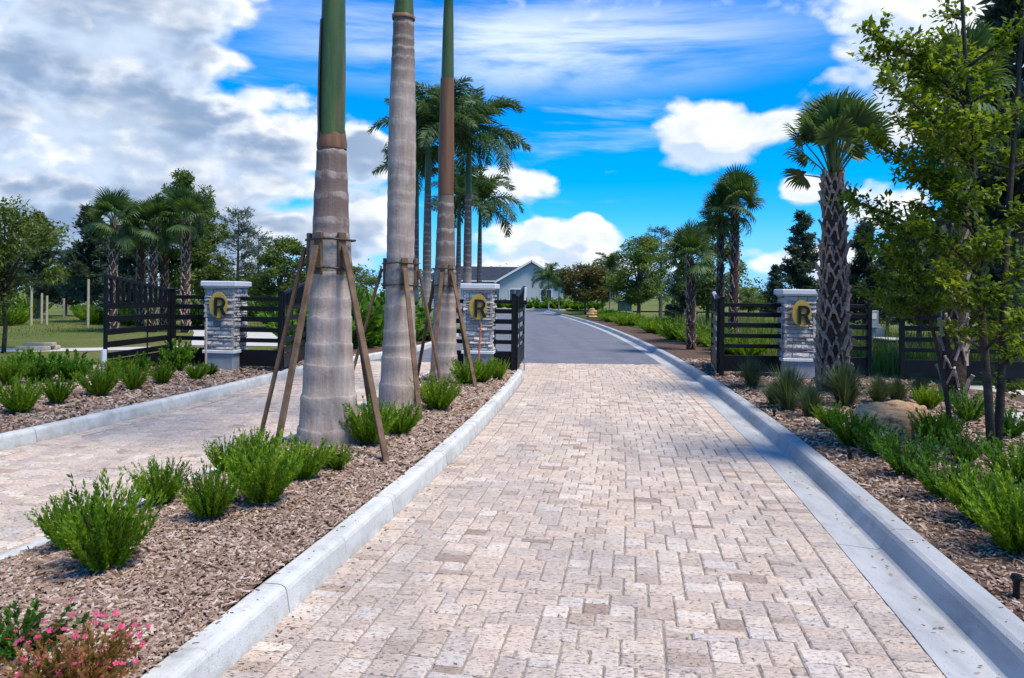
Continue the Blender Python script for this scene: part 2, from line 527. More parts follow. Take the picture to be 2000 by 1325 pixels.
def obj(name, me, mat=None, parent=None, loc=None, rot=None, scale=None):
    o = bpy.data.objects.new(name, me)
    COL.objects.link(o)
    if mat is not None and me is not None and len(me.materials) == 0:
        me.materials.append(M[mat])
    if parent is not None:
        o.parent = parent
    if loc is not None:
        o.location = loc
    if rot is not None:
        o.rotation_euler = rot
    if scale is not None:
        o.scale = (scale,) * 3 if isinstance(scale, (int, float)) else scale
    return o


def empty(name, loc, rz=0.0, scale=None):
    o = obj(name, None, None, None, loc, (0, 0, rz), scale)
    o.empty_display_size = .1
    return o


def tag(o, label, cat, group=None):
    o['label'] = label
    o['category'] = cat
    if group:
        o['group'] = group
    return o


def struct(o, kind='structure'):
    o['kind'] = kind
    return o


class MB:
    """collects shapes into one mesh"""

    def __init__(self):
        self.v, self.f, self.t = [], [], []

    def add(self, vs, fs, t=.5):
        b = len(self.v)
        self.v.extend([tuple(p) for p in vs])
        self.t.extend(t if isinstance(t, (list, tuple)) else [t] * len(vs))
        self.f.extend([tuple(i + b for i in f) for f in fs])

    def box(self, c, s, M3=None, bev=0.0):
        hx, hy, hz = s[0] / 2, s[1] / 2, s[2] / 2
        c = Vector(c)
        if bev <= 0:
            vs = [Vector((x * hx, y * hy, z * hz)) for z in (-1, 1) for y in (-1, 1) for x in (-1, 1)]
            fs = [(0, 2, 3, 1), (4, 5, 7, 6), (0, 1, 5, 4), (2, 6, 7, 3), (0, 4, 6, 2), (1, 3, 7, 5)]
        else:
            b = min(bev, hx * .45, hy * .45, hz * .45)
            rings = []
            for z, ins in ((-hz, b), (-hz + b, 0), (hz - b, 0), (hz, b)):
                x, y = hx - ins, hy - ins
                rings.append([(-x + b, -y), (x - b, -y), (x, -y + b), (x, y - b), (x - b, y), (-x + b, y), (-x, y - b), (-x, -y + b)])
            zs = (-hz, -hz + b, hz - b, hz)
            vs = [Vector((p[0], p[1], z)) for ring, z in zip(rings, zs) for p in ring]
            fs = [tuple(range(7, -1, -1)), tuple(24 + i for i in range(8))]
            for r in range(3):
                for i in range(8):
                    j = (i + 1) % 8
                    fs.append((r * 8 + i, r * 8 + j, r * 8 + 8 + j, r * 8 + 8 + i))
        if M3 is not None:
            vs = [M3 @ p for p in vs]
        self.add([p + c for p in vs], fs)
        return self

    def bar(self, a, b, w, h, up=(0, 0, 1), bev=0.0):
        a, b = Vector(a), Vector(b)
        d = b - a
        L = d.length
        x = d / L
        up = Vector(up)
        y = up.cross(x)
        if y.length < 1e-4:
            y = Vector((0, 1, 0)).cross(x)
        y.normalize()
        z = x.cross(y)
        m = Matrix((x, y, z)).transposed()
        return self.box((a + b) / 2, (L, w, h), m, bev)

    def tube(self, pts, radii, n=8, cap=True, t=.5):
        pts = [Vector(p) for p in pts]
        vs = []
        prev = None
        for i, p in enumerate(pts):
            d = (pts[min(i + 1, len(pts) - 1)] - pts[max(i - 1, 0)]).normalized()
            if prev is None:
                a = d.orthogonal().normalized()
            else:
                a = (prev - d * prev.dot(d))
                a = a.normalized() if a.length > 1e-6 else d.orthogonal().normalized()
            prev = a
            b = d.cross(a)
            r = radii[i] if hasattr(radii, '__len__') else radii
            for k in range(n):
                an = 2 * PI * k / n
                vs.append(p + a * (r * math.cos(an)) + b * (r * math.sin(an)))
        fs = []
        for i in range(len(pts) - 1):
            for k in range(n):
                j = (k + 1) % n
                fs.append((i * n + k, i * n + j, i * n + n + j, i * n + n + k))
        if cap:
            fs.append(tuple(range(n - 1, -1, -1)))
            fs.append(tuple((len(pts) - 1) * n + k for k in range(n)))
        self.add(vs, fs, t)
        return self

    def prism(self, poly, z0, z1, M4=None):
        n = len(poly)
        vs = [Vector((p[0], p[1], z)) for z in (z0, z1) for p in poly]
        fs = [tuple(range(n - 1, -1, -1)), tuple(range(n, 2 * n))]
        fs += [(i, (i + 1) % n, n + (i + 1) % n, n + i) for i in range(n)]
        if M4 is not None:
            vs = [M4 @ p for p in vs]
        self.add(vs, fs)
        return self

    def mesh(self, name, smooth=False):
        me = bpy.data.meshes.new(name)
        me.from_pydata(self.v, [], self.f)
        me.update()
        if smooth:
            me.polygons.foreach_set('use_smooth', [True] * len(me.polygons))
        a = me.attributes.new('tint', 'FLOAT', 'POINT')
        a.data.foreach_set('value', np.asarray(self.t, dtype=np.float32))
        return me

    def build(self, name, mat, parent=None, smooth=False, **kw):
        return obj(name, self.mesh(name, smooth), mat, parent, **kw)


def rand_rot(n, r, up_bias=0.0):
    """n random rotation matrices; up_bias lifts the local z axis toward the sky"""
    z = r.normal(size=(n, 3))
    z[:, 2] = np.abs(z[:, 2]) + up_bias
    z /= np.linalg.norm(z, axis=1, keepdims=True)
    x = r.normal(size=(n, 3))
    x -= (x * z).sum(1, keepdims=True) * z
    x /= np.linalg.norm(x, axis=1, keepdims=True)
    y = np.cross(z, x)
    return np.stack([x, y, z], axis=2)


def frames(dirs, r, up=None):
    """rotation matrices whose local x runs along dirs"""
    x = dirs / np.linalg.norm(dirs, axis=1, keepdims=True)
    h = r.normal(size=x.shape) if up is None else np.broadcast_to(up, x.shape) + r.normal(size=x.shape) * .35
    z = h - (h * x).sum(1, keepdims=True) * x
    z /= np.linalg.norm(z, axis=1, keepdims=True) + 1e-9
    y = np.cross(z, x)
    return np.stack([x, y, z], axis=2)


def scatter(tv, tf, P, RM, S, T=None):
    """copies of a small template joined into flat arrays; S (n,) or (n,3)"""
    tv = np.asarray(tv, float)
    tf = np.asarray(tf, int)
    n = len(P)
    S = np.asarray(S, float)
    if S.ndim == 1:
        S = S[:, None] * np.ones((1, 3))
    loc = tv[None] * S[:, None, :]
    V = np.einsum('nij,nkj->nki', RM, loc) + np.asarray(P)[:, None, :]
    F = tf[None] + (np.arange(n) * len(tv))[:, None, None]
    tint_v = np.repeat(np.full(n, .5) if T is None else np.asarray(T), len(tv))
    return V.reshape(-1, 3), F.reshape(-1, tf.shape[1]), tint_v


LEAF_V = [(0, 0, 0), (.5, .24, .07), (1, 0, -.05), (.5, -.24, .07)]      # folded leaf, one long and half wide
LEAF_F = [(0, 1, 2, 3)]
NEEDLE_V = [(0, .05, 0), (0, -.05, 0), (.6, -.06, .04), (1, 0, 0), (.6, .06, .04)]
CHIP_V = [(-.5, -.5, 0), (.5, -.42, 0), (.46, .5, 0), (-.44, .45, 0), (-.42, -.38, 1), (.4, -.3, .8), (.36, .4, 1), (-.4, .34, .9)]
CHIP_F = [(4, 5, 6, 7), (0, 1, 5, 4), (1, 2, 6, 5), (2, 3, 7, 6), (3, 0, 4, 7)]


def copy_tree(o, parent=None):
    c = o.copy()
    COL.objects.link(c)
    c.parent = parent
    for ch in list(o.children):
        copy_tree(ch, c)
    return c


# ------------------------------------------------------------------ lines of the site (metres; y runs away from the gate visitor)
def hermite(xs, ys):
    xs, ys = np.array(xs, float), np.array(ys, float)
    d = np.gradient(ys, xs)

    def f(x):
        x = np.asarray(x, float)
        i = np.clip(np.searchsorted(xs, x) - 1, 0, len(xs) - 2)
        h = xs[i + 1] - xs[i]
        t = (x - xs[i]) / h
        return ((2 * t**3 - 3 * t**2 + 1) * ys[i] + (t**3 - 2 * t**2 + t) * h * d[i] + (-2 * t**3 + 3 * t**2) * ys[i + 1] + (t**3 - t**2) * h * d[i + 1])
    return f


XR = hermite([-6, 0, 3.55, 5.3, 8.36, 13.1, 19.6, 25.7, 38.6, 54, 70, 80], [.40, 1.44, 2.04, 2.32, 2.77, 3.32, 3.86, 4.18, 4.5, 4.3, 3.5, 2.7])
LANE = 3.3


def XL(y):
    return XR(y) - LANE * 1.008


def XI(y):
    return XL(y) - 1.98


XK = hermite([-6, 0, 3, 8.2, 10.8, 14.9, 17.2, 19.2, 22.8, 28, 38, 54, 70, 80], [-7.95, -6.95, -6.4, -5.47, -5.05, -4.55, -4.30, -3.80, -2.85, -2.35, -2.1, -2.4, -3.3, -4.2])
PAVE_END = 19.6
NOSE = 16.0


def line_pts(fx, y0, y1, step):
    n = max(2, int(abs(y1 - y0) / step) + 1)
    ys = np.linspace(y0, y1, n)
    return [Vector((float(fx(y)), float(y), 0)) for y in ys]


# ------------------------------------------------------------------ ground, lawns, road
def sheet(name, rows, mat, parent=None):
    """rows: list of equal-length point rows"""
    n = len(rows[0])
    V = [p for r in rows for p in r]
    F = [(i * n + k, i * n + k + 1, i * n + n + k + 1, i * n + n + k) for i in range(len(rows) - 1) for k in range(n - 1)]
    return obj(name, mesh_np(name, V, F, smooth=True), mat, parent)


struct(sheet('ground', [[(x, y, -.12) for x in (-900, -200, 0, 200, 900)] for y in (-60, 0, 60, 200, 1500)], 'lawn'))
ys_all = list(np.concatenate([np.arange(-6, 30, 1.0), np.arange(30, 79, 3.0)]))
struct(sheet('lawn', [[(x, y, z) for x, z in ((-400, .1), (-80, .1), (-30, .1), (-12, .09), (float(XK(y)) - .1, .09), (float(XK(y)) - .09, -.11))] for y in ys_all], 'lawn'))
struct(sheet('lawn', [[(x, y, z) for x, z in ((float(XR(y)) + .44, -.11), (float(XR(y)) + .45, .08), (9, .09), (30, .1), (120, .1), (400, .1))] for y in ys_all], 'lawn'))
struct(sheet('lawn', [[(x, y, .06) for x in (-400, -60, 0, 60, 400)] for y in (86.4, 120, 300, 900)], 'lawn'))
# the asphalt road beyond the gate swings off behind the house
road_rows = [[(float(XK(y)) + (float(XR(y)) - float(XK(y))) * k / 6, y, -.004) for k in range(7)] for y in np.linspace(PAVE_END, 78, 40)]
road = struct(sheet('road', road_rows, 'asphalt'))
struct(sheet('road', [[(x, y, -.008) for x in (-70, -40, -20, -6, 6)] for y in (77.5, 80, 83, 86)], 'asphalt'))
# pale concrete walks seen through the fences
struct(sheet('path', [[(x0 + (x1 - x0) * k / 3, y, .105) for k in range(4)] for y, x0, x1 in ((23, -9.6, -5.6), (26, -10.8, -5.8), (30, -12.4, -6.2), (34, -14.2, -6.8))], 'path'))
struct(sheet('path', [[(x0, y0, .104) for x0, y0 in ((-24, y), (-17, y + .5), (-12.2, y + 1.4), (-9.6, y + 2.7))] for y in (18.6, 19.9)], 'path'))
struct(sheet('path', [[(x0 + (x1 - x0) * k / 3, y, .105) for k in range(4)] for y, x0, x1 in ((24, 7.7, 13), (28, 8.6, 15), (34, 10.3, 19))], 'path'))
struct(sheet('path', [[(6.6, y, .104), (9, y + .15, .104), (13, y + .6, .104), (24, y + 2.0, .104)] for y in (13.2, 14.6)], 'path'))


# ------------------------------------------------------------------ kerbs swept along the lane edges, cast in lengths with open joints
def sweep_kerb(name, pts, profile, mat, seg=3.0, gap=.010, wob=.002):
    root = struct(empty(name, (0, 0, 0)))
    P = [Vector(p) for p in pts]
    T = [(P[min(i + 1, len(P) - 1)] - P[max(i - 1, 0)]).normalized() for i in range(len(P))]
    N = [Vector((-t.y, t.x, 0)) for t in T]
    S = [0.0]
    for a, b in zip(P, P[1:]):
        S.append(S[-1] + (b - a).length)

    def frame(s):
        i = max(0, min(len(S) - 2, int(np.searchsorted(S, s)) - 1))
        k = (s - S[i]) / max(S[i + 1] - S[i], 1e-6)
        return P[i].lerp(P[i + 1], k), N[i].lerp(N[i + 1], k).normalized()
    s0, m = 0.0, len(profile)
    while s0 < S[-1] - .05:
        L = min(seg * random.uniform(.96, 1.04), S[-1] - s0)
        if S[-1] - s0 - L < .3:
            L = S[-1] - s0
        n = max(2, int(L / .22) + 1)
        vs, fs = [], []
        for i in range(n):
            c, nn = frame(s0 + gap / 2 + (L - gap) * i / (n - 1))
            for o, z in profile:
                w = mnoise.noise(Vector((c.x * 3.1, c.y * 3.1, o * 9 + z * 7))) * wob if z > -.05 else 0
                q = c + nn * (o + w)
                vs.append((q.x, q.y, z + w))
        for i in range(n - 1):
            for k in range(m - 1):
                fs.append((i * m + k, i * m + k + 1, i * m + m + k + 1, i * m + m + k))
        fs += [tuple(range(m - 1, -1, -1)), tuple((n - 1) * m + k for k in range(m))]
        mb = MB()
        mb.add(vs, fs)
        mb.build('kerb_length', mat, root)
        s0 += L
    return root


UPRIGHT = [(0, -.1), (.002, .0), (.022, .118), (.032, .138), (.05, .15), (.075, .154), (.155, .152), (.172, .143), (.18, .12), (.182, -.1)]
GUTTER = [(0, -.1), (0, -.003), (.14, -.016), (.265, -.026), (.29, -.014), (.335, .085), (.352, .112), (.38, .126), (.50, .128), (.52, .115), (.527, .09), (.53, -.1)]
xl16, xi16 = float(XL(NOSE)), float(XI(NOSE))
outline = line_pts(XL, -3, NOSE, .5)
cxn, an = (xl16 + xi16) / 2, (xl16 - xi16) / 2
outline += [Vector((cxn + an * math.cos(a) + .1 * math.sin(a), NOSE + 1.05 * math.sin(a), 0)) for a in np.linspace(0, PI, 14)[1:-1]]
outline += line_pts(XI, NOSE, -3, .5)
sweep_kerb('kerb', outline, UPRIGHT, 'kerb', 1.85)
sweep_kerb('kerb', line_pts(XK, -3, 78, .6), UPRIGHT, 'kerb', 3.05)
sweep_kerb('kerb', line_pts(XR, 77, -3, .6), GUTTER, 'gutter', 3.4)
sweep_kerb('kerb', [Vector((x, 86, 0)) for x in (6, 0, -10, -25, -70)], UPRIGHT, 'kerb', 12)


# ------------------------------------------------------------------ mulch beds
def fbm(x, y, s):
    return mnoise.noise(Vector((x * s, y * s, 3.3))) + .5 * mnoise.noise(Vector((x * s * 2.3, y * s * 2.3, 8.1)))


def island_z(x, y):
    w = 1.0
    if y > NOSE - .6:
        w = max(0.0, 1 - (y - NOSE + .6) / 1.6)
    u = min(1, max(0, (x - float(XI(y))) / (float(XL(y)) - float(XI(y)))))
    return .128 + .095 * math.sin(PI * u) * w + .016 * fbm(x, y, 2.2)


def left_z(x, y):
    d = max(0, float(XK(y)) - .18 - x)
    return .128 + .10 * min(1, d / 2.2) + .018 * fbm(x, y, 1.6)


def right_z(x, y):
    d = max(0, x - float(XR(y)) - .53)
    return .112 + .05 * min(1, d / 2.0) + .018 * fbm(x, y, 1.6)


def bed_mesh(name, ys, lo, hi, zf, nx):
    rows = []
    for y in ys:
        a, b = lo(y), hi(y)
        rows.append([(a + (b - a) * k / nx, y, zf(a + (b - a) * k / nx, y)) for k in range(nx + 1)])
    return struct(sheet(name, rows, 'mulch_soil'))


def nose_x(y, s, ins=.17):
    if y <= NOSE:
        return float(XL(y)) - ins if s > 0 else float(XI(y)) + ins
    k = math.sqrt(max(0, 1 - ((y - NOSE) / 1.0)**2))
    return cxn + s * (an - ins) * k


isl_bed = bed_mesh('mulch_bed', np.concatenate([np.arange(-3, 15.9, .25), np.linspace(15.9, 16.93, 8)]), lambda y: nose_x(y, -1), lambda y: nose_x(y, 1), island_z, 12)


def left_w(y):
    return 4.6 if y < 11 else (4.6 - (y - 11) * .28 if y < 19 else 2.36)


def right_w(y):
    return 6.4 if y < 10 else (6.4 - (y - 10) * .55 if y < 18 else (2.0 if y < 28 else 1.1))


lft_bed = bed_mesh('mulch_bed', np.arange(-3, 32, .4), lambda y: float(XK(y)) - .17 - left_w(y), lambda y: float(XK(y)) - .17, left_z, 14)
rgt_bed = bed_mesh('mulch_bed', np.concatenate([np.arange(-3, 20, .4), np.arange(20, 52, 1.0)]), lambda y: float(XR(y)) + .52, lambda y: float(XR(y)) + .52 + right_w(y), right_z, 14)


def chips(parent, n, y0, y1, lo, hi, zf, pw, seed):
    r = np.random.default_rng(seed)
    u = r.random(n)
    if pw == 1:
        y = y0 * (y1 / y0)**u
    else:
        k = 1 - pw
        y = (y0**k + u * (y1**k - y0**k))**(1 / k)
    x = np.array([lo(a) + (hi(a) - lo(a)) * b for a, b in zip(y, r.random(n))])
    z = np.array([zf(a, b) for a, b in zip(x, y)]) + r.random(n) * .014 - .003
    P = np.stack([x, y, z], 1)
    grow = np.clip(y / 6.0, .85, 1.9)
    S = np.stack([np.clip(r.lognormal(-3.15, .45, n), .014, .12) * grow, r.uniform(.006, .021, n) * grow, r.uniform(.004, .010, n) * grow], 1)
    RM = rand_rot(n, r, 2.4)
    V, F, T = scatter(CHIP_V, CHIP_F, P, RM, S, np.clip(r.normal(.56, .25, n), 0, 1))
    o = obj('wood_chips', mesh_np('wood_chips', V, F, T), 'chip', parent)
    o['kind'] = 'stuff'


chips(isl_bed, 42000, 2.7, 16.8, lambda y: nose_x(y, -1), lambda y: nose_x(y, 1), island_z, 1.75, 11)
chips(lft_bed, 17000, 6.0, 20, lambda y: float(XK(y)) - .18 - min(3.6, left_w(y)), lambda y: float(XK(y)) - .18, left_z, 1.3, 12)
chips(rgt_bed, 26000, 3.4, 20, lambda y: float(XR(y)) + .53, lambda y: float(XR(y)) + .53 + min(4.2, right_w(y)), right_z, 1.6, 13)


# ------------------------------------------------------------------ the two paved lanes, paver by paver
def curve_map(fx, y0, y1, side):
    ys = np.linspace(y0, y1, 900)
    xs = fx(ys)
    s = np.concatenate([[0], np.cumsum(np.hypot(np.diff(xs), np.diff(ys)))])
    dx = np.gradient(xs, ys)

    def f(ss, t):
        y = np.interp(ss, s, ys)
        x = np.interp(y, ys, xs)
        k = np.interp(y, ys, dx)
        l = math.hypot(1, k)
        return float(x - side * t / l), float(y + side * t * k / l)
    return f, float(s[-1])


UNIT = .0725
SIZES = [(2, 2), (2, 1), (3, 2), (2, 3), (1, 2), (3, 1), (1, 1)]
WTS = [.32, .20, .26, .04, .0, .18, .0]


def pack(ni, nj, ok, rnd):
    used = [[False] * nj for _ in range(ni)]
    out = []
    for j in range(nj):
        for i in range(ni):
            if used[i][j] or not ok(i, j):
                continue
            for a, b in rnd.choices(SIZES, WTS, k=4) + [(2, 1), (1, 1)]:
                if i + a > ni or j + b > nj:
                    continue
                if all(not used[p][q] and ok(p, q) for p in range(i, i + a) for q in range(j, j + b)):
                    break
            for p in range(i, i + a):
                for q in range(j, j + b):
                    used[p][q] = True
            out.append((i, j, a, b))
    return out


def paver_shape(cs, rnd, rough=1.0):
    """tumbled block from its four plan corners: rim, worn arris, slightly uneven top"""
    c = Vector((sum(p[0] for p in cs) / 4, sum(p[1] for p in cs) / 4))
    ring = []
    for k in range(4):
        a, b = Vector(cs[k]), Vector(cs[(k + 1) % 4])
        for t in (.06, .5, .94):
            p = a.lerp(b, t)
            d = c - p
            p = p + d.normalized() * (.0030 + rnd.uniform(0, .0034) * rough)
            ring.append(p)
    n = len(ring)
    h = rnd.gauss(0, .0016)
    tx, ty = rnd.gauss(0, .014), rnd.gauss(0, .016)
    vs = []
    for p in ring:
        vs.append((p.x, p.y, -.03))
    for p in ring:
        vs.append((p.x, p.y, -.0075 + h + rnd.uniform(-.0015, .0015)))
    for p in ring:
        d = c - p
        q = p + d.normalized() * min(.010, d.length * .3)
        vs.append((q.x, q.y, h + tx * (q.x - c.x) + ty * (q.y - c.y) + rnd.gauss(0, .0012)))
    vs.append((c.x, c.y, h + rnd.gauss(.001, .0018)))
    fs = []
    for r_ in (0, 1):
        for k in range(n):
            j = (k + 1) % n
            fs.append((r_ * n + k, r_ * n + j, r_ * n + n + j, r_ * n + n + k))
    for k in range(n):
        fs.append((2 * n + k, 2 * n + (k + 1) % n, 3 * n))
    return vs, fs, (c.x, c.y)


def in_view(x, y):
    if y < 2.9:
        return False
    u, v = FPX * x / y, FPX * EYE / y
    px, py = 1000 + u, 575 + v + u * math.sin(ROLL)
    return -20 < px < 2020 and py < 1345


def lay(root, cells, seed, hidden=lambda x, y: False):
    rnd = random.Random(seed)
    items = []
    for corners, big in cells:
        vs, fs, c = paver_shape(corners, rnd)
        t = min(1, max(0, rnd.betavariate(1.1, 1.1)))
        seen = in_view(*c) and not hidden(*c)
        items.append((big / c[1]**3 if seen else 0, vs, fs, t, c))
    items.sort(key=lambda q: -q[0])
    rest = MB()
    for k, (w, vs, fs, t, c) in enumerate(items):
        if k < 300:
            mb = MB()
            mb.add([(p[0] - c[0], p[1] - c[1], p[2]) for p in vs], fs, t)
            mb.build('paver', 'paver', root, loc=(c[0], c[1], 0))
        else:
            rest.add(vs, fs, t)
    o = rest.build('paver_field', 'paver', root)
    o['kind'] = 'stuff'


def cell_corners(f, s0, s1, t0, t1):
    return [f(s0, t0), f(s1, t0), f(s1, t1), f(s0, t1)]


Y0 = 1.6
entry = struct(sheet('entry_drive', [[(float(XL(y)) - .01, y, -.011), (float(XL(y)) * .5 + float(XR(y)) * .5, y, -.011), (float(XR(y)) + .01, y, -.011)] for y in np.arange(-3, NOSE + .01, .5)]
                     + [[(float(XK(y)), y, -.011), (float(XK(y)) * .5 + float(XR(y)) * .5, y, -.011), (float(XR(y)) + .01, y, -.011)] for y in np.linspace(NOSE + .02, PAVE_END, 8)], 'joint'))
fR, sR = curve_map(XR, Y0, PAVE_END + .1, 1)
BORDER = .2
rp = random.Random(5)
cells = []
s = 0.0
while s < sR - .1:
    w = rp.uniform(.088, .112)
    cells.append((cell_corners(fR, s, s + w, 0.0, BORDER), .02))
    s += w
s = 0.0
while True:
    w = rp.uniform(.088, .112)
    c = fR(s, LANE)
    if c[1] > NOSE:
        break
    cells.append((cell_corners(fR, s, s + w, LANE - BORDER, LANE), .02))
    s += w
NI, NJ = 40, int((sR) / UNIT)


def ok_main(i, j):
    x, y = fR((j + .5) * UNIT, BORDER + (i + .5) * UNIT)
    if y > PAVE_END - .01:
        return False
    if i < 40:
        return True
    if y < NOSE or x < float(XK(y)) + .03:
        return False
    return ((x - cxn) / (an + .02))**2 + ((y - NOSE) / 1.1)**2 > 1


for i, j, a, b in pack(114, NJ, ok_main, rp):
    cells.append((cell_corners(fR, j * UNIT, (j + b) * UNIT, BORDER + i * UNIT, BORDER + (i + a) * UNIT), a * b * UNIT * UNIT))
lay(entry, cells, 21)

exit_drive = struct(sheet('exit_drive', [[(float(XK(y)), y, -.0112), (float(XK(y)) * .5 + float(XI(y)) * .5, y, -.0112), (float(XI(y)) + .01, y, -.0112)] for y in np.arange(-3, NOSE + .01, .5)], 'joint'))
fI, sI = curve_map(XI, Y0 + 1, NOSE, 1)
fK, sK = curve_map(XK, Y0 + 1, NOSE, -1)
cells = []
for f, s_end in ((fI, sI), (fK, sK)):
    s = 0.0
    while s < s_end - .1:
        w = rp.uniform(.088, .112)
        cells.append((cell_corners(f, s, s + w, 0.0, BORDER), .02))
        s += w


def ok_exit(i, j):
    x, y = fI((j + .5) * UNIT, BORDER + (i + .5) * UNIT)
    return y < NOSE - .05 and x > float(XK(y)) + BORDER + .03


for i, j, a, b in pack(46, int(sI / UNIT), ok_exit, rp):
    cells.append((cell_corners(fI, j * UNIT, (j + b) * UNIT, BORDER + i * UNIT, BORDER + (i + a) * UNIT), a * b * UNIT * UNIT))
lay(exit_drive, cells, 22)


# ------------------------------------------------------------------ gate pillars of stacked stone
GATE_RZ = -R(5.7)


def stone_unit(seed):
    r = random.Random(seed)
    mb = MB()
    mb.box((0, 0, 0), (1, 1, 1), None, .0)
    vs = [(x + r.uniform(-.05, .05), y + r.uniform(-.12, .12), z + r.uniform(-.10, .10)) for x, y, z in mb.v]
    mb.v = vs
    # a split face: extra ridge in front
    b = MB()
    nx = 4
    top = []
    for k in range(nx + 1):
        x = -.5 + k / nx
        for z, y in ((-.5, -.40), (-.1 + r.uniform(-.15, .15), -.5 - r.uniform(0, .35)), (.5, -.38)):
            top.append((x * .98, y + r.uniform(-.08, .08), z * (.94 + r.uniform(-.05, .05))))
    fs = []
    for k in range(nx):
        for q in range(2):
            a = k * 3 + q
            fs.append((a, a + 3, a + 4, a + 1))
    n0 = len(top)
    back = [(p[0], .5, p[2]) for p in top]
    vs = top + back
    for k in range(nx):
        fs.append((k * 3 + 2, (k + 1) * 3 + 2, n0 + (k + 1) * 3 + 2, n0 + k * 3 + 2))
        fs.append(((k + 1) * 3, k * 3, n0 + k * 3, n0 + (k + 1) * 3))
    for k, fl in ((0, 1), (nx, -1)):
        for q in range(2):
            a = k * 3 + q
            f = (a, a + 1, n0 + a + 1, n0 + a)
            fs.append(f if fl > 0 else f[::-1])
    b.add(vs, fs)
    me = b.mesh('stone')
    me.materials.append(M['stone'])
    return me


STONES = [stone_unit(s) for s in range(6)]


def letter_r(parent):
    """capital R, 0.35 m high, in the plane x-z facing -y"""
    h, w, st = .36, .205, .052
    mb = MB()
    M4 = Matrix(((1, 0, 0, 0), (0, 0, 1, 0), (0, 1, 0, 0), (0, 0, 0, 1)))
    mb.prism([(-w / 2, -h / 2), (-w / 2 + st, -h / 2), (-w / 2 + st, h / 2), (-w / 2, h / 2)], -.012, .012, M4)
    # bowl: half ring with straight runs
    cy, ro = h / 2 - .105, .105
    ri = ro - st * .95
    xs = .012
    outer = [(-w / 2 + st, cy + ro)] + [(xs + ro * math.cos(a), cy + ro * math.sin(a)) for a in np.linspace(PI / 2, -PI / 2, 13)] + [(-w / 2 + st, cy - ro)]
    inner = [(-w / 2 + st, cy + ri)] + [(xs + ri * math.cos(a), cy + ri * math.sin(a)) for a in np.linspace(PI / 2, -PI / 2, 13)] + [(-w / 2 + st, cy - ri)]
    n = len(outer)
    vs, fs = [], []
    for z in (-.012, .012):
        for p in outer + inner:
            vs.append(M4 @ Vector((p[0], p[1], z)))
    N2 = 2 * n
    for k in range(n - 1):
        fs.append((k, k + 1, n + k + 1, n + k))
        fs.append((N2 + k, N2 + n + k, N2 + n + k + 1, N2 + k + 1))
        fs.append((k, N2 + k, N2 + k + 1, k + 1))
        fs.append((n + k, n + k + 1, N2 + n + k + 1, N2 + n + k))
    mb.add(vs, fs)
    mb.prism([(-.008, cy - ro + st * .6), (w / 2 - st * .55, -h / 2), (w / 2 + st * .75, -h / 2), (.052, cy - ro + st * .75)], -.0118, .0118, M4)
    mb.build('letter', 'letter', parent, loc=(.035, -.024, -.03))


def pillar(X, Y, z, label, seed):
    rnd = random.Random(seed)
    root = tag(empty('gate_pillar', (X, Y, z), GATE_RZ), label, 'pillar', 'stone gate pillars')
    MB().box((0, 0, .235), (.585, .585, .53), None, .012).build('plinth', 'stucco', root)
    MB().box((0, 0, .533), (.665, .665, .066), None, .010).build('band', 'cap', root)
    MB().box((0, 0, 1.20), (.52, .52, 1.262), None, 0).build('core', 'mortar', root)
    mb = MB()
    mb.box((0, 0, 1.885), (.735, .735, .105), None, .014)
    mb.box((0, 0, 1.822), (.655, .655, .03), None, .006)
    mb.build('cap', 'cap', root)
    for side in range(4):
        a = side * PI / 2
        zc = .57
        while zc < 1.79:
            h = min(rnd.choice((.045, .062, .08, .095, .115)), 1.806 - zc)
            x = -.305
            while x < .30:
                L = min(rnd.uniform(.10, .34), .305 - x)
                if .305 - x - L < .07:
                    L = .305 - x
                d = rnd.uniform(.028, .066)
                cx, cy = x + L / 2, -.262 - d / 2 + .012
                o = obj('stone', rnd.choice(STONES), None, root)
                o.location = (cx * math.cos(a) - cy * math.sin(a), cx * math.sin(a) + cy * math.cos(a), zc + h / 2)
                o.rotation_euler = (0, 0, a)
                o.scale = (L - .006, d, h - .005)
                x += L
            zc += h
    disc = MB()
    ov = [(.185 * math.cos(t), .262 * math.sin(t)) for t in np.linspace(0, 2 * PI, 49)[:-1]]
    disc.prism(ov, -.011, .011, Matrix(((1, 0, 0, 0), (0, 0, 1, 0), (0, 1, 0, 0), (0, 0, 0, 1))))
    md = disc.build('medallion', 'gold', root, loc=(.01, -.362, 1.465))
    letter_r(md)
    return root


PIL = {'left': Vector((-5.78, 15.55, 0)), 'mid': Vector((-.66, 15.98, .02)), 'right': Vector((5.76, 15.55, -.02))}
pillar(*PIL['left'], 'stone pillar with R disc on the far left, between two short black fences', 3)
pillar(*PIL['mid'], 'stone pillar with R disc on the planted island, beside the tall palms', 4)
pillar(*PIL['right'], 'stone pillar with R disc standing against the stout booted palm trunk', 5)


# ------------------------------------------------------------------ black rail fences and gate leaves
RAILS = [(1.59, .078), (1.395, .095), (1.18, .10), (.965, .088), (.755, .085)]


def post(mb, p, h, w=.085):
    mb.box((p[0], p[1], h / 2 - .1), (w, w, h + .2), None, .006)
    mb.box((p[0], p[1], h + .012), (w + .022, w + .022, .024), None, .008)


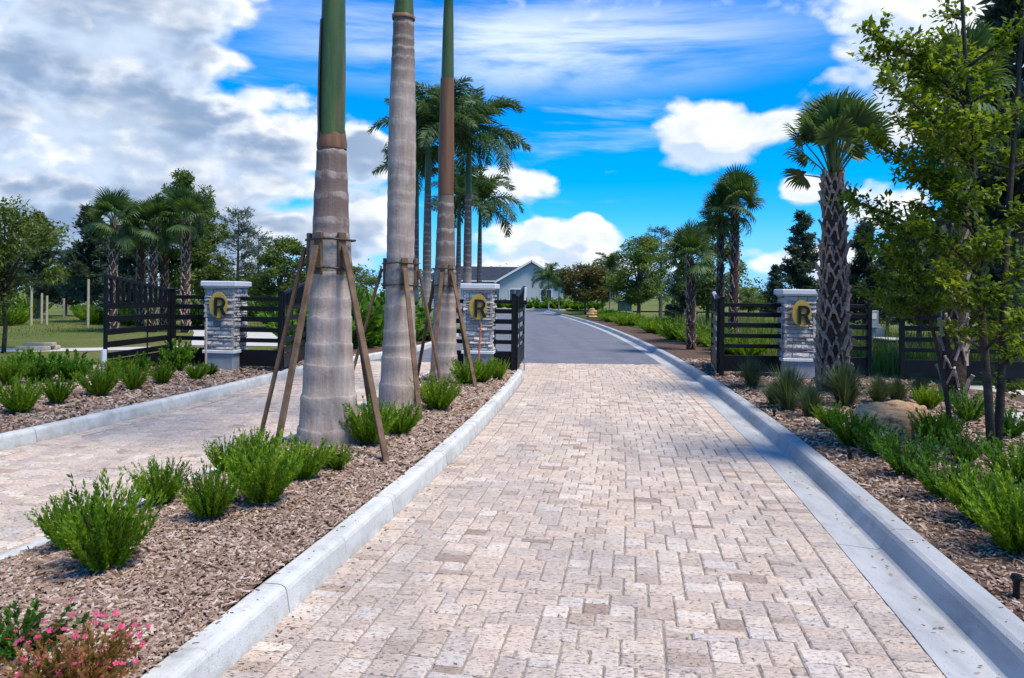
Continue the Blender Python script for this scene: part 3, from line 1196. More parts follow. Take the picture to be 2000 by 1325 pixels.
def fence(A, B, label, posts=(True, False), z0=.0, panel=True, group='short black rail fences'):
    A, B = Vector(A), Vector(B)
    root = tag(empty('rail_fence', (A.x, A.y, z0)), label, 'fence', group)
    d = B - A
    d.z = 0
    n = d.normalized()
    for z, h in RAILS:
        MB().bar(n * (.02) + Vector((0, 0, z)), d - n * .0 + Vector((0, 0, z)), .038, h, bev=.005).build('rail', 'black', root)
    if panel:
        MB().bar(n * .02 + Vector((0, 0, .40)), d + Vector((0, 0, .40)), .03, .33, bev=.004).build('kick_panel', 'black', root)
    for k, on in enumerate(posts):
        if on:
            mb = MB()
            p = Vector((0, 0, 0)) if k == 0 else d
            post(mb, p, 1.735)
            mb.build('post', 'black', root)
    return root


def leaf(A, B, label, z0=.0, top_a=1.69, top_b=1.93, npick=11, rails=(1.405, 1.18, .955, .735, .54), panel=True, strut=.62):
    """gate leaf hung at A, free end at B; the top rail climbs to the free end over a row of pickets"""
    A, B = Vector(A), Vector(B)
    root = tag(empty('gate_leaf', (A.x, A.y, z0)), label, 'gate')
    d = B - A
    d.z = 0
    L = d.length
    n = d / L
    for k, (p, t) in enumerate(((n * .03, top_a), (n * (L - .03), top_b))):
        mb = MB()
        mb.box((p.x, p.y, (t + .16) / 2 + .02), (.055, .055, t - .16), Matrix.Rotation(math.atan2(n.y, n.x), 3, 'Z'), .005)
        mb.build('stile', 'black', root)
    MB().bar(Vector((0, 0, top_a)), d + Vector((0, 0, top_b)), .05, .062, bev=.005).build('top_rail', 'black', root)
    for z in rails:
        MB().bar(n * .055 + Vector((0, 0, z)), n * (L - .055) + Vector((0, 0, z)), .036, .105, bev=.004).build('rail', 'black', root)
    for k in range(npick):
        s = (k + 1) / (npick + 1)
        p = n * (L * s)
        zt = top_a + (top_b - top_a) * s - .03
        MB().bar(p + Vector((0, 0, rails[0] + .03)), p + Vector((0, 0, zt)), .03, .052, up=(-n.y, n.x, 0)).build('picket', 'black', root)
    if strut:
        p = n * (L * (1 - strut))
        MB().bar(p + Vector((0, 0, .2)), p + Vector((0, 0, rails[0] - .04)), .02, .02, up=(1, 0, 0)).build('upright', 'black', root)
    if panel:
        MB().bar(n * .06 + Vector((0, 0, .32)), n * (L - .06) + Vector((0, 0, .32)), .026, .30, bev=.004).build('kick_panel', 'black', root)
    # hinges back to the post
    for z in (.45, 1.35):
        MB().bar(n * -.07 + Vector((0, 0, z)), n * .03 + Vector((0, 0, z)), .03, .05).build('hinge', 'black', root)
    return root


def gate_dir(p, dx):
    """a point along the gate line dx metres from p"""
    return Vector((p.x + dx * math.cos(GATE_RZ), p.y + dx * math.sin(GATE_RZ), 0))


pl, pm, pr = PIL['left'], PIL['mid'], PIL['right']
fence(gate_dir(pl, 1.14), gate_dir(pl, .30), 'black rail fence with square end post, between the far left pillar and the exit lane')
fence(gate_dir(pl, -1.12), gate_dir(pl, -.30), 'black rail fence between the far left pillar and the picket-topped gate leaf', z0=.02)
fence(gate_dir(pm, .70), gate_dir(pm, .30), 'narrow black fence with end post, between the island pillar and the entry lane')
fence(gate_dir(pm, -.72), gate_dir(pm, -.30), 'narrow black fence behind the brown-sheathed palm, joined to the island pillar')
fence(gate_dir(pr, -1.47), gate_dir(pr, -.30), 'black rail fence with post at the blue-grey gutter, beside the entry lane')
fence(gate_dir(pr, 1.42), gate_dir(pr, .30), 'black rail fence half hidden behind the stout booted palm trunk')
f3 = at(1762, 600, 15.1)
fence((f3.x, 15.1, 0), (f3.x + 3.0, 14.8, 0), 'black rail fence seen through the leaves of the near tree', posts=(True, True))
ha = gate_dir(pl, -1.19)
leaf((ha.x, ha.y - .02, 0), (-7.02, 13.25, 0), 'open black gate leaf with sloped picket top behind the left shrubs', z0=.05)
hb = gate_dir(pl, 1.20)
leaf((hb.x - .02, hb.y + .05, 0), (hb.x - .26, hb.y + 2.6, 0), 'open black gate leaf of the exit lane, seen at a slant by the hedge', z0=.02)
hc = gate_dir(pm, .76)
leaf((hc.x + .01, hc.y + .05, 0), (hc.x + .20, hc.y + 2.9, 0), 'open black gate leaf seen edge-on at the left of the asphalt')
hd = gate_dir(pr, -1.53)
leaf((hd.x + .0, hd.y + .05, 0), (hd.x + .62, hd.y + 2.9, 0), 'open black gate leaf seen edge-on beside the blue-grey gutter')


def gate_panel(p, z, tilt, label, name='pole_sign'):
    root = tag(empty(name, (p.x, p.y, 0)), label, 'gate sign')
    MB().tube([(0, 0, -.05), (0, 0, z)], .016, 8).build('pole', 'greymetal', root)
    m = Matrix.Rotation(tilt, 3, 'Y')
    MB().box((0, 0, z + .10), (.05, .13, .30), m, .006).build('face', 'white', root)
    MB().box((.0, 0, z - .06), (.09, .09, .16), None, .006).build('control_box', 'black', root)
    return root


gp = at(1017, 600, 17.6)
gate_panel(Vector((gp.x + .10, 17.6, 0)), 1.66, 0.05, 'slim upright white panel on a pole at the edge of the asphalt')
gp = at(1399, 600, 16.8)
gate_panel(Vector((gp.x, 16.8, 0)), 1.62, -.45, 'tilted white panel on a pole above the gate beside the gutter')


def stake(p, h, r, mat, label, cat='stake', name='marker_stake', group=None, lean=(0, 0)):
    root = MB().tube([(0, 0, -.1), (lean[0] * .5, lean[1] * .5, h * .5), (lean[0], lean[1], h)], [r, r * .95, r * .9], 8).build(name, mat, None, loc=p)
    tag(root, label, cat, group)
    return root


sp = at(403, 640, 14.7)
stake((sp.x, 14.7, .1), 1.12, .022, 'stake', 'pale wooden stake standing in front of the far left pillar')
sp = at(203, 700, 13.1)
stake((sp.x, 13.1, .1), .62, .05, 'white', 'short white pipe at the free end of the picket-topped gate leaf', 'pipe', 'white_pipe')
sp = at(934, 660, 15.3)
stake((sp.x, 15.3, .15), 1.02, .017, 'orange', 'thin orange stake in front of the island pillar', lean=(.05, 0))
sp = site(1672, 700, .1)
stake((sp.x, sp.y, .08), .55, .02, 'yellow', 'small yellow marker in the grass right of the stout palm', 'marker')


# ------------------------------------------------------------------ royal palms
def frond_mesh(L, droop, npair, ll, seed, lw=.035):
    """feather frond along +x, rachis bowing down, leaflets in several planes with hanging tips"""
    r = random.Random(seed)
    mb = MB()
    N = 14
    pts = []
    x = z = 0.0
    a = droop[0]
    for i in range(N):
        pts.append(Vector((x, 0, z)))
        x += L / (N - 1) * math.cos(a)
        z += L / (N - 1) * math.sin(a)
        a += (droop[1] - droop[0]) / (N - 1) * (0.5 + i / (N - 1))
    mb.tube(pts, [.028 * (1 - i / (N + 1)) + .004 for i in range(N)], 5, t=.75)

    def at_s(s):
        k = min(N - 2, int(s * (N - 1)))
        f = s * (N - 1) - k
        return pts[k].lerp(pts[k + 1], f), (pts[k + 1] - pts[k]).normalized()
    for i in range(npair):
        s = .13 + .87 * (i + .5) / npair
        p, d = at_s(s)
        env = math.sin(PI * min(1, (.18 + s * .80)))**.6
        for side in (-1, 1):
            for lay_ in (0, 1):
                l = ll * env * r.uniform(.85, 1.1)
                up = r.uniform(.1, .65) if lay_ else r.uniform(-.35, .1)
                o = Vector((0, side, 0))
                nrm = Vector((-d.z, 0, d.x))
                v = (d * r.uniform(.45, .7) + o * .8 + nrm * up).normalized()
                w = d * (lw * r.uniform(.8, 1.2))
                p1 = p + v * (l * .5)
                p2 = p + v * (l * .8) + Vector((0, 0, -l * r.uniform(.10, .26)))
                p3 = p + v * (l * .95) + Vector((0, 0, -l * r.uniform(.32, .6)))
                t = min(1, max(0, r.gauss(.45, .2)))
                mb.add([p - w * .4, p + w * .4, p1 + w * .6, p1 - w * .6, p2 + w * .4, p2 - w * .4, p3], [(0, 1, 2, 3), (3, 2, 4, 5), (5, 4, 6)], t)
    me = mb.mesh('frond')
    me.materials.append(M['royalleaf'])
    return me


FR_NEAR = [frond_mesh(2.3, (.10, -.75), 34, .55, s) for s in (1, 2)]
FR_FAR = [frond_mesh(2.35, (.30, -1.65), 30, .62, 3, .05), frond_mesh(2.2, (.25, -1.25), 30, .60, 4, .05), frond_mesh(2.5, (.35, -2.1), 30, .62, 5, .05)]


def trunk_mesh(name, prof, step=.13, seed=0, nseg=28, ridge=.003):
    """lathe with leaf-scar rings; scars carry a higher tint"""
    r = random.Random(seed)
    zs, ts = [], []
    z = prof[0][0]
    top = prof[-1][0]
    while z < top - .02:
        h = min(step * r.uniform(.6, 1.4) * (1.25 if z < 1.2 else 1.0), top - z)
        w_ = .07 if z < 1.6 else .2
        zs += [z, z + h * w_, z + h * w_ * 1.5, z + h * .6]
        ts += [0.95, 1.0, .1, .0]
        z += h
    zs.append(top)
    ts.append(.5)
    pz, pr_ = [p[0] for p in prof], [p[1] for p in prof]
    rr = np.interp(zs, pz, pr_)
    # smooth the profile a little
    rr = np.convolve(np.pad(rr, 3, mode='edge'), np.ones(7) / 7, 'valid')
    V, T, F = [], [], []
    for i, (z, t) in enumerate(zip(zs, ts)):
        for k in range(nseg):
            a = 2 * PI * k / nseg
            j = mnoise.noise(Vector((math.cos(a) * 1.3, math.sin(a) * 1.3, z * 1.1 + seed)))
            rad = rr[i] * (1 + .025 * j) + (ridge if t > .8 else 0)
            V.append((rad * math.cos(a), rad * math.sin(a), z + .03 * mnoise.noise(Vector((math.cos(a) * 2, math.sin(a) * 2, z * 4 + seed)))))
            T.append(t)
    for i in range(len(zs) - 1):
        for k in range(nseg):
            j = (k + 1) % nseg
            F.append((i * nseg + k, i * nseg + j, (i + 1) * nseg + j, (i + 1) * nseg + k))
    return mesh_np(name, V, F, T, smooth=True)


def lathe(name, prof, mat, parent, nseg=20, arc=None, **kw):
    mb = MB()
    a0, a1 = arc if arc else (0, 2 * PI)
    n = nseg if arc is None else nseg + 1
    vs = [(r * math.cos(a0 + (a1 - a0) * k / nseg), r * math.sin(a0 + (a1 - a0) * k / nseg), z) for z, r in prof for k in range(n)]
    fs = []
    for i in range(len(prof) - 1):
        for k in range(nseg):
            j = (k + 1) % n
            fs.append((i * n + k, i * n + j, i * n + n + j, i * n + n + k))
    mb.add(vs, fs)
    return mb.build(name, mat, parent, smooth=True, **kw)


def wavy_collar(name, prof, mat, parent, nseg=28):
    """sheath scar whose torn upper edge climbs and dips round the shaft"""
    mb = MB()
    z0, z1 = prof[0][0], prof[-1][0]
    vs, fs = [], []
    for i, (z, r) in enumerate(prof):
        for k in range(nseg):
            a = 2 * PI * k / nseg
            w = (z - z0) / max(z1 - z0, 1e-3)
            dz = w * (z1 - z0) * (.28 * math.sin(a + 1.1) + .45 * mnoise.noise(Vector((math.cos(a) * 2.2, math.sin(a) * 2.2, z0))))
            vs.append((r * math.cos(a), r * math.sin(a), z + dz))
    for i in range(len(prof) - 1):
        for k in range(nseg):
            j = (k + 1) % nseg
            fs.append((i * nseg + k, i * nseg + j, (i + 1) * nseg + j, (i + 1) * nseg + k))
    mb.add(vs, fs)
    return mb.build(name, mat, parent, smooth=True)


def fronds(root, top, meshes, n, el, seed, spin=0.0, scale=1.0):
    r = random.Random(seed)
    for k in range(n):
        az = spin + 2.399 * k + r.uniform(-.2, .2)
        e = el[0] + (el[1] - el[0]) * (k / max(1, n - 1)) + r.uniform(-.12, .12)
        o = obj('frond', r.choice(meshes), None, root)
        o.location = (0, 0, top - .12 + .02 * k / n)
        o.rotation_euler = (r.uniform(-.3, .3), -e, az)
        o.scale = (scale * r.uniform(.88, 1.1),) * 3


def royal(p, prof, shaft, label, seed, brown=None, ring=None, nfr=7, el=(1.0, 1.5), meshes=None, scale=1.0, group=None, fr_scale=1.0, bark='royal'):
    root = tag(empty('royal_palm', p, seed * 1.3, scale), label, 'palm tree', group)
    obj('trunk', trunk_mesh('trunk', prof, .21, seed), bark, root)
    lathe('crownshaft', shaft, 'shaft', root)
    z0 = shaft[0][0]
    if ring:
        wavy_collar('shaft_collar', [(z0 - .02, shaft[0][1] + .012), (z0 + .03, shaft[0][1] + .016), (z0 + ring, np.interp(z0 + ring, [q[0] for q in shaft], [q[1] for q in shaft]) + .003)], 'sheath', root)
    if brown:
        b0, b1, a0, a1 = brown
        zz = np.linspace(b0, b1, 9)
        lathe('old_sheath', [(z, float(np.interp(z, [q[0] for q in shaft], [q[1] for q in shaft])) + .009 + .004 * (1 + math.sin(3 * (z - b0)))) for z in zz], 'sheath', root, 12, (a0 - seed * 1.3, a1 - seed * 1.3))
    fronds(root, shaft[-1][0], meshes or FR_NEAR, nfr, el, seed + 50, scale=fr_scale)
    return root


Z1 = island_z(-1.87, 7.85)
P1 = Vector((-1.86, 7.85, Z1 - .04))
royal(P1, [(0, .325), (.25, .298), (.55, .268), (1.0, .235), (1.5, .208), (2.0, .192), (2.5, .176), (2.85, .158), (3.08, .142)],
      [(3.06, .138), (3.2, .130), (3.5, .134), (4.0, .130), (4.6, .118), (5.2, .095), (5.7, .07)],
      'nearest royal palm, with wide flared base and green shaft low on its trunk', 1, brown=(3.08, 4.35, 2.6, 3.9), ring=.17)
Z2 = island_z(-1.5, 10.3)
P2 = Vector((-1.50, 10.3, Z2 - .04))
royal(P2, [(0, .285), (.3, .262), (.7, .232), (1.2, .205), (1.8, .184), (2.6, .184), (3.4, .188), (4.0, .178), (4.6, .158), (5.0, .142), (5.28, .134)],
      [(5.26, .140), (5.45, .128), (6.0, .122), (6.8, .105), (7.4, .07)],
      'thick grey royal palm, second along the island, bare up to the picture top', 2, ring=.03, bark='royal_grey')
Z3 = island_z(-1.23, 13.4)
P3 = Vector((-1.18, 13.5, Z3 - .04))
royal(P3, [(0, .262), (.3, .24), (.7, .216), (1.3, .194), (1.9, .182), (2.5, .165), (3.0, .146), (3.32, .134)],
      [(3.30, .128), (3.6, .130), (4.2, .128), (5.0, .118), (5.8, .104), (6.4, .092), (6.9, .075)],
      'slim royal palm nearest the island pillar, its shaft wrapped in a rust-brown sheath', 3, brown=(3.31, 5.35, 2.9, 5.95), el=(1.05, 1.5), bark='royal_brown')

far_prof = [(0, .22), (.6, .18), (1.5, .15), (3, .145), (4.2, .13), (5.0, .115)]


def far_royal(px, Y, crown_y, label, seed, spread=(-.25, 1.4), fr=1.0, n=15):
    b = at(px, crown_y, Y)
    k = (b.z - .05) / 7.0
    pr2 = [(z, r_) for z, r_ in far_prof]
    royal((b.x, Y, .05), pr2, [(4.98, .12), (5.2, .115), (6.2, .10), (7.0, .07)], label, seed, nfr=n, el=spread, meshes=FR_FAR, scale=k, group='royal palms beyond the gate', fr_scale=fr / k)


far_royal(837, 30, 265, 'tall royal palm beyond the gate, its crown just right of the thick grey trunk', 11, fr=1.12, n=15)
far_royal(916, 32, 268, 'royal palm beyond the gate whose drooping frond reaches farthest right', 12, fr=1.25, n=15)
far_royal(868, 29, 240, 'royal palm beyond the gate, crown behind the rust-brown sheath', 13, n=13, fr=1.05)
far_royal(897, 39, 390, 'lower royal palm beyond the gate, behind the crowns of the taller ones', 14, n=13, fr=1.05)
far_royal(938, 41, 400, 'shorter royal palm nearest the grey house roof', 15, n=13, fr=1.15)
far_royal(814, 34, 330, 'royal palm mostly hidden behind the thick grey trunk', 16, n=12)


# ------------------------------------------------------------------ timber braces strapped round the near palms
def brace(p, r_at, zs, props, label, seed):
    """battens strapped to the trunk at height zs, props from them to the mulch"""
    r = random.Random(seed)
    root = tag(empty('palm_brace', p), label, 'brace', 'timber palm braces')
    for k, (dx, dy) in enumerate(props):
        a = math.atan2(dy, dx)
        rad = r_at + .025
        c = Vector((rad * math.cos(a), rad * math.sin(a), 0))
        MB().bar(c + Vector((0, 0, zs - .26)), c + Vector((0, 0, zs + .16)), .085, .04, up=(math.cos(a), math.sin(a), 0), bev=.004).build('batten', 'wood', root)
        top = Vector(((rad + .045) * math.cos(a), (rad + .045) * math.sin(a), zs + .02))
        zb = island_z(p[0] + dx, p[1] + dy) - p[2] - .06
        MB().bar(Vector((dx, dy, zb)), top, .032, .062, up=(-math.sin(a), math.cos(a), 0), bev=.005).build('prop', 'wood', root)
    for z in (zs + .09, zs - .20):
        pts = [((r_at + .052) * math.cos(t), (r_at + .052) * math.sin(t), z + .006 * math.sin(3 * t)) for t in np.linspace(0, 2 * PI, 25)]
        MB().tube(pts, .012, 6, cap=False).build('strap', 'strap', root)
    lathe('burlap', [(zs - .22, r_at + .012), (zs - .1, r_at + .018), (zs + .0, r_at + .014), (zs + .08, r_at + .012)], 'burlap', root)
    return root


brace(P1, .193, 2.02, [(-.74, .02), (.74, -.80), (-.30, -.84), (.35, .70)], 'timber props and straps round the nearest royal palm', 1)
brace(P2, .185, 1.88, [(-.80, .05), (.42, -1.05), (.66, -.10), (-.1, .9)], 'timber props and straps round the thick grey royal palm', 2)
brace(P3, .182, 1.92, [(.62, -.95), (-.12, -.9), (.42, .7), (-.55, .5)], 'timber props and straps round the slim rust-sheathed palm', 3)


# ------------------------------------------------------------------ sabal palms
def boot_mesh():
    mb = MB()
    for s in (-1, 1):
        mb.bar((s * .085, -.004, -.02), (s * .016, .034, .21), .030, .050, up=(0, 1, .2))
    mb.bar((0, .022, .15), (0, .075, .28), .030, .060, up=(0, 1, -.2))
    me = mb.mesh('boot')
    me.materials.append(M['boot'])
    return me


BOOT = boot_mesh()


def fan_mesh(seed, pet=.55, L=.75, n=30, droop=.3):
    r = random.Random(seed)
    mb = MB()
    mb.tube([(0, 0, 0), (pet * .5, 0, .03), (pet, 0, .02)], [.020, .014, .010], 5, t=.8)
    for k in range(n):
        a = R(-118 + 236 * k / (n - 1))
        l = L * (1 - .22 * (abs(a) / 2.06)**2) * r.uniform(.9, 1.06)
        d = Vector((math.cos(a), math.sin(a), 0))
        s = Vector((-d.y, d.x, 0))
        b = Vector((pet, 0, .02))
        w1, w2 = .012, .030
        fold = .012 if k % 2 else -.012
        dz = droop * r.uniform(.6, 1.3)
        cup = .10 * abs(math.sin(a))
        p1 = b + d * (l * .45) + Vector((0, 0, fold - cup * l))
        p2 = b + d * (l * .78) + Vector((0, 0, -dz * l * .18 - cup * l))
        p3 = b + d * (l * (1.0 - .15 * dz)) + Vector((0, 0, -dz * l * r.uniform(.35, .8) - cup * l))
        mb.add([b - s * w1 * .3, b + s * w1 * .3, p1 + s * w2, p1 - s * w2, p2 + s * w2 * .6, p2 - s * w2 * .6, p3],
               [(0, 1, 2, 3), (3, 2, 4, 5), (5, 4, 6)], min(1, max(0, r.gauss(.5, .16))))
    me = mb.mesh('fan_leaf')
    me.materials.append(M['fan'])
    return me


FANS_UP = [fan_mesh(7, .86, .50, 30, .35), fan_mesh(8, .55, .46, 30, .6), fan_mesh(9, .38, .46, 26, 1.0)]
FANS = [fan_mesh(1), fan_mesh(2, .5, .7, 28, .5), fan_mesh(3, .6, .78, 30, .75)]


def sabal(p, H, r0, r1, label, seed, nleaf=26, boots=True, leaf_scale=1.0, el=(-.9, 1.45), group=None, lean=(0, 0), fans=None, dz=.034, pw=.6):
    """trunk of crossed leaf bases, fans on top; H is the height where the fans start"""
    r = random.Random(seed)
    root = tag(empty('sabal_palm', p), label, 'palm tree', group)
    N = 12
    zs = [H * k / N for k in range(N + 1)]
    cx = lambda z: (lean[0] * (z / H)**1.3, lean[1] * (z / H)**1.3)
    rad = lambda z: r0 + (r1 - r0) * (z / H)
    mb = MB()
    mb.tube([(*cx(z), z - .1 if z == 0 else z) for z in zs], [rad(z) * .86 for z in zs], 14)
    mb.build('trunk', 'fibre', root, smooth=True)
    n = int(H / dz)
    joined = MB()
    for k in range(n):
        if r.random() < .07:
            continue
        z = .02 + (H - .1) * k / n
        a = 2.399963 * k + r.uniform(-.26, .26)
        z += r.uniform(-.03, .03)
        c = cx(max(0, z))
        q = rad(z) * .84
        s = r.uniform(.72, 1.2) * (rad(z) / .28) ** .6
        m = Matrix.Translation((c[0] + q * math.cos(a), c[1] + q * math.sin(a), z)) @ Matrix.Rotation(a - PI / 2, 4, 'Z') @ Matrix.Rotation(r.uniform(-.16, .12), 4, 'X') @ Matrix.Rotation(r.uniform(-.14, .14), 4, 'Y') @ Matrix.Scale(s, 4)
        if boots:
            o = obj('boot', BOOT, None, root)
            o.matrix_local = m
        else:
            joined.add([m @ v.co for v in BOOT.vertices], [tuple(f.vertices) for f in BOOT.polygons])
    if not boots:
        joined.build('boot_cladding', 'boot', root)['kind'] = 'stuff'
    tx, ty = cx(H)
    for k in range(nleaf):
        az = 2.399963 * k + r.uniform(-.25, .25)
        f = k / (nleaf - 1)
        e = el[0] + (el[1] - el[0]) * f**pw + r.uniform(-.15, .15)
        o = obj('fan_leaf', (fans or FANS)[0 if e > .7 else (1 if e > 0 else 2)], None, root)
        o.location = (tx + .05 * math.cos(az), ty + .05 * math.sin(az), H - .12 + .22 * f)
        o.rotation_euler = (r.uniform(-.5, .5), -e, az)
        o.scale = (leaf_scale * r.uniform(.85, 1.1),) * 3
    return root


b = site(1627, 768, .12)
sabal((b.x, b.y, .10), 3.80, .292, .172, 'stout sabal palm with criss-cross boots beside the right-hand pillar', 31, 34, leaf_scale=1.0, el=(-.95, 1.57), lean=(-.04, 0), dz=.026, fans=FANS_UP, pw=.20)
b = site(1862, 792, .12)
sabal((b.x, b.y, .10), 4.9, .20, .17, 'sabal palm mostly hidden behind the leaves of the near tree', 32, 22, leaf_scale=.75, dz=.05)
for px, py, Y, top, r0, lab, sd in (
        (1352, 0, 23.4, 505, .21, 'shortest sabal palm beyond the gutter, its whole booted trunk in view', 33),
        (1408, 0, 26.5, 432, .20, 'sabal palm with brown trunk leaning beside the taller one behind the gate', 34),
        (1436, 0, 26.0, 400, .235, 'tallest sabal palm of the three behind the gate by the gutter', 35)):
    t_ = at(px, top, Y)
    sabal((t_.x, Y, .06), t_.z, r0 * .74, r0 * .62, lab, sd, 24, boots=(sd == 33), leaf_scale=.92 if sd == 35 else .8, el=(-.9, 1.5), lean=(-.06 if sd == 33 else .0, 0), group='sabal palms beyond the right fence', dz=.05)
for px, Y, top, lab, sd, ls in (
        (222, 29, 432, 'lone sabal palm left of the cluster behind the picket-topped gate leaf', 41, .95),
        (276, 31, 452, 'leftmost trunk of the sabal cluster behind the picket-topped gate leaf', 42, .95),
        (300, 30, 440, 'second sabal trunk of the cluster behind the picket-topped gate leaf', 43, .95),
        (322, 32, 446, 'third sabal trunk of the cluster, over the middle of the sloped pickets', 44, .95),
        (364, 30, 430, 'sabal palm under the tall dense tree, nearest the far left pillar', 45, 1.0)):
    t_ = at(px, top, Y)
    sabal((t_.x, Y, .06), t_.z, .185, .15, lab, sd, 22, boots=False, leaf_scale=ls, group='sabal palms behind the left fence', dz=.06)


# ------------------------------------------------------------------ shrubs and grasses
def plume_shrub(seed, n=110, per=70, H=.50, spread=.98, leaf=.042, wid=.36):
    """dense low shrub: upright plumes set all round with short narrow leaves"""
    r = np.random.default_rng(seed)
    P, Dn, S, T = [], [], [], []
    for k in range(n):
        az = r.uniform(0, 2 * PI)
        pol = math.sqrt(r.random()) * spread
        L = H * r.uniform(.62, 1.08) * (1.0 - .12 * pol)
        d = np.array([math.sin(pol) * math.cos(az), math.sin(pol) * math.sin(az), math.cos(pol)])
        b = np.array([math.cos(az), math.sin(az), 0]) * r.uniform(0, .07)
        bend = np.array([r.normal(0, .12), r.normal(0, .12), .30 * pol])
        t0 = r.normal(.52, .2)
        s = np.sort(r.uniform(.10, 1.0, per))
        p = b + s[:, None] * L * d + (s**2)[:, None] * L * .5 * bend
        tan = d + s[:, None] * bend
        tan /= np.linalg.norm(tan, axis=1, keepdims=True)
        side = r.normal(size=(per, 3))
        side -= (side * tan).sum(1, keepdims=True) * tan
        side /= np.linalg.norm(side, axis=1, keepdims=True)
        P.append(p)
        Dn.append(tan * r.uniform(.8, 1.3, (per, 1)) + side * .62)
        S.append(leaf * r.uniform(.75, 1.25, per) * (1.15 - .35 * s))
        T.append(np.clip(t0 + r.normal(0, .1, per), 0, 1))
    P, Dn, S, T = np.concatenate(P), np.concatenate(Dn), np.concatenate(S), np.concatenate(T)
    return scatter(LEAF_V, LEAF_F, P, frames(Dn, r), np.stack([S, S * wid * 2, S], 1), T)


def variants(fn, name, mat, seeds, **kw):
    out = []
    for s in seeds:
        V, F, T = fn(s, **kw)
        me = mesh_np(name, V, F, T)
        me.materials.append(M[mat])
        out.append(me)
    return out


PLUME = variants(plume_shrub, 'foliage', 'shrub', range(4))
PLUME_B = variants(plume_shrub, 'foliage', 'fern', range(10, 13), n=56, per=62, spread=1.0, leaf=.046, wid=.38)
BROAD = variants(plume_shrub, 'foliage', 'shrub2', range(20, 23), n=52, per=44, spread=1.2, leaf=.085, wid=.62)


def stem_mesh(seed, n=9):
    r = random.Random(seed)
    mb = MB()
    for k in range(n):
        a, p = r.uniform(0, 2 * PI), r.uniform(.1, .8)
        mb.tube([(0, 0, -.06), (.10 * math.sin(p) * math.cos(a), .10 * math.sin(p) * math.sin(a), .12), (.26 * math.sin(p) * math.cos(a), .26 * math.sin(p) * math.sin(a), .30)], [.008, .006, .003], 4)
    me = mb.mesh('stem')
    me.materials.append(M['darkbark'])
    return me


STEM = stem_mesh(1)


def shrub(p, size, label, kind='plume', group=None, rz=None, wide=1.0, name='shrub'):
    meshes = {'plume': PLUME, 'fern': PLUME_B, 'broad': BROAD}[kind]
    root = tag(empty(name, p, random.uniform(0, 6.28) if rz is None else rz), label, 'shrub', group)
    root.scale = (size * wide, size * wide, size)
    obj('foliage', random.choice(meshes), None, root)
    obj('stem', STEM, None, root)
    return root


def shrub_px(px, py, hpx, zf, label, kind='plume', group=None, wide=1.0):
    hpx *= (.88 if px < 1000 else 1.04) * (1.0 + .14 * math.sin(px * 12.9))
    b = site(px, py, .17)
    z = zf(b.x, b.y)
    b = site(px, py, z)
    s = hpx * b.y / FPX / .52
    return shrub((b.x, b.y, z), s, label, kind, group, wide=wide)


ISL = 'green shrubs along the planted island'
for px, py, h, lab in (
        (212, 1116, 192, 'frontmost bushy green shrub on the island, nearest the pink flowers'),
        (138, 1072, 118, 'small green shrub half behind the frontmost one, against the exit lane kerb'),
        (312, 988, 122, 'spiky green shrub on the kerb side, second from the front of the island'),
        (412, 1012, 140, 'bright green shrub standing forward on the mulch, third from the front'),
        (445, 925, 100, 'green shrub at the exit lane kerb, behind the bright forward one'),
        (515, 985, 145, 'largest bright green shrub in the middle of the island group'),
        (500, 905, 90, 'green shrub behind the largest one, by the foot of a leaning prop'),
        (592, 938, 100, 'round green shrub just left of the nearest palm base'),
        (655, 918, 72, 'small green shrub against the foot of the nearest palm'),
        (722, 868, 100, 'green shrub between the nearest palm and the thick grey palm'),
        (782, 850, 82, 'green shrub right at the foot of the thick grey palm'),
        (855, 802, 82, 'green shrub in front of the slim rust-sheathed palm'),
        (912, 752, 62, 'green shrub before the island pillar, on its palm side'),
        (942, 748, 58, 'green shrub right below the island pillar'),
        (972, 742, 60, 'green shrub before the island pillar, by the narrow fence post')):
    shrub_px(px, py, h, island_z, lab, 'plume', ISL, wide=.86 + .1 * math.sin(px))
LG = 'shrubs in the left bed'
for px, py, h, k, lab in (
        (38, 808, 90, 'plume', 'green shrub at the left picture edge, nearest the exit lane kerb'),
        (112, 790, 75, 'plume', 'second green shrub along the front of the left bed'),
        (195, 775, 72, 'plume', 'third green shrub along the front of the left bed, below the white pipe'),
        (262, 762, 70, 'plume', 'fourth green shrub along the front of the left bed'),
        (318, 750, 62, 'plume', 'fifth green shrub of the left bed, below the gate leaf hinge'),
        (384, 742, 40, 'plume', 'small dark green shrub alone before the far left pillar'),
        (410, 732, 30, 'broad', 'tiny yellow-green plant before the far left pillar'),
        (345, 722, 58, 'broad', 'light green leafy plant beside the hinge post of the gate leaf'),
        (275, 728, 48, 'broad', 'light green leafy plant under the middle of the gate leaf'),
        (18, 755, 75, 'plume', 'green shrub behind the one at the left picture edge'),
        (75, 748, 68, 'broad', 'leafy green shrub in the back row, second from the left edge'),
        (140, 745, 62, 'broad', 'leafy green shrub in the back row, left of the white pipe'),
        (228, 740, 50, 'plume', 'green shrub in the back row, just behind the white pipe'),
        (45, 728, 50, 'broad', 'light leafy shrub farthest back at the left edge'),
        (110, 722, 46, 'broad', 'light leafy shrub farthest back, in front of the pale walk')):
    shrub_px(px, py, h, left_z, lab, k, LG, wide=.84 + .1 * math.sin(px))
RG = 'shrubs in the right bed'
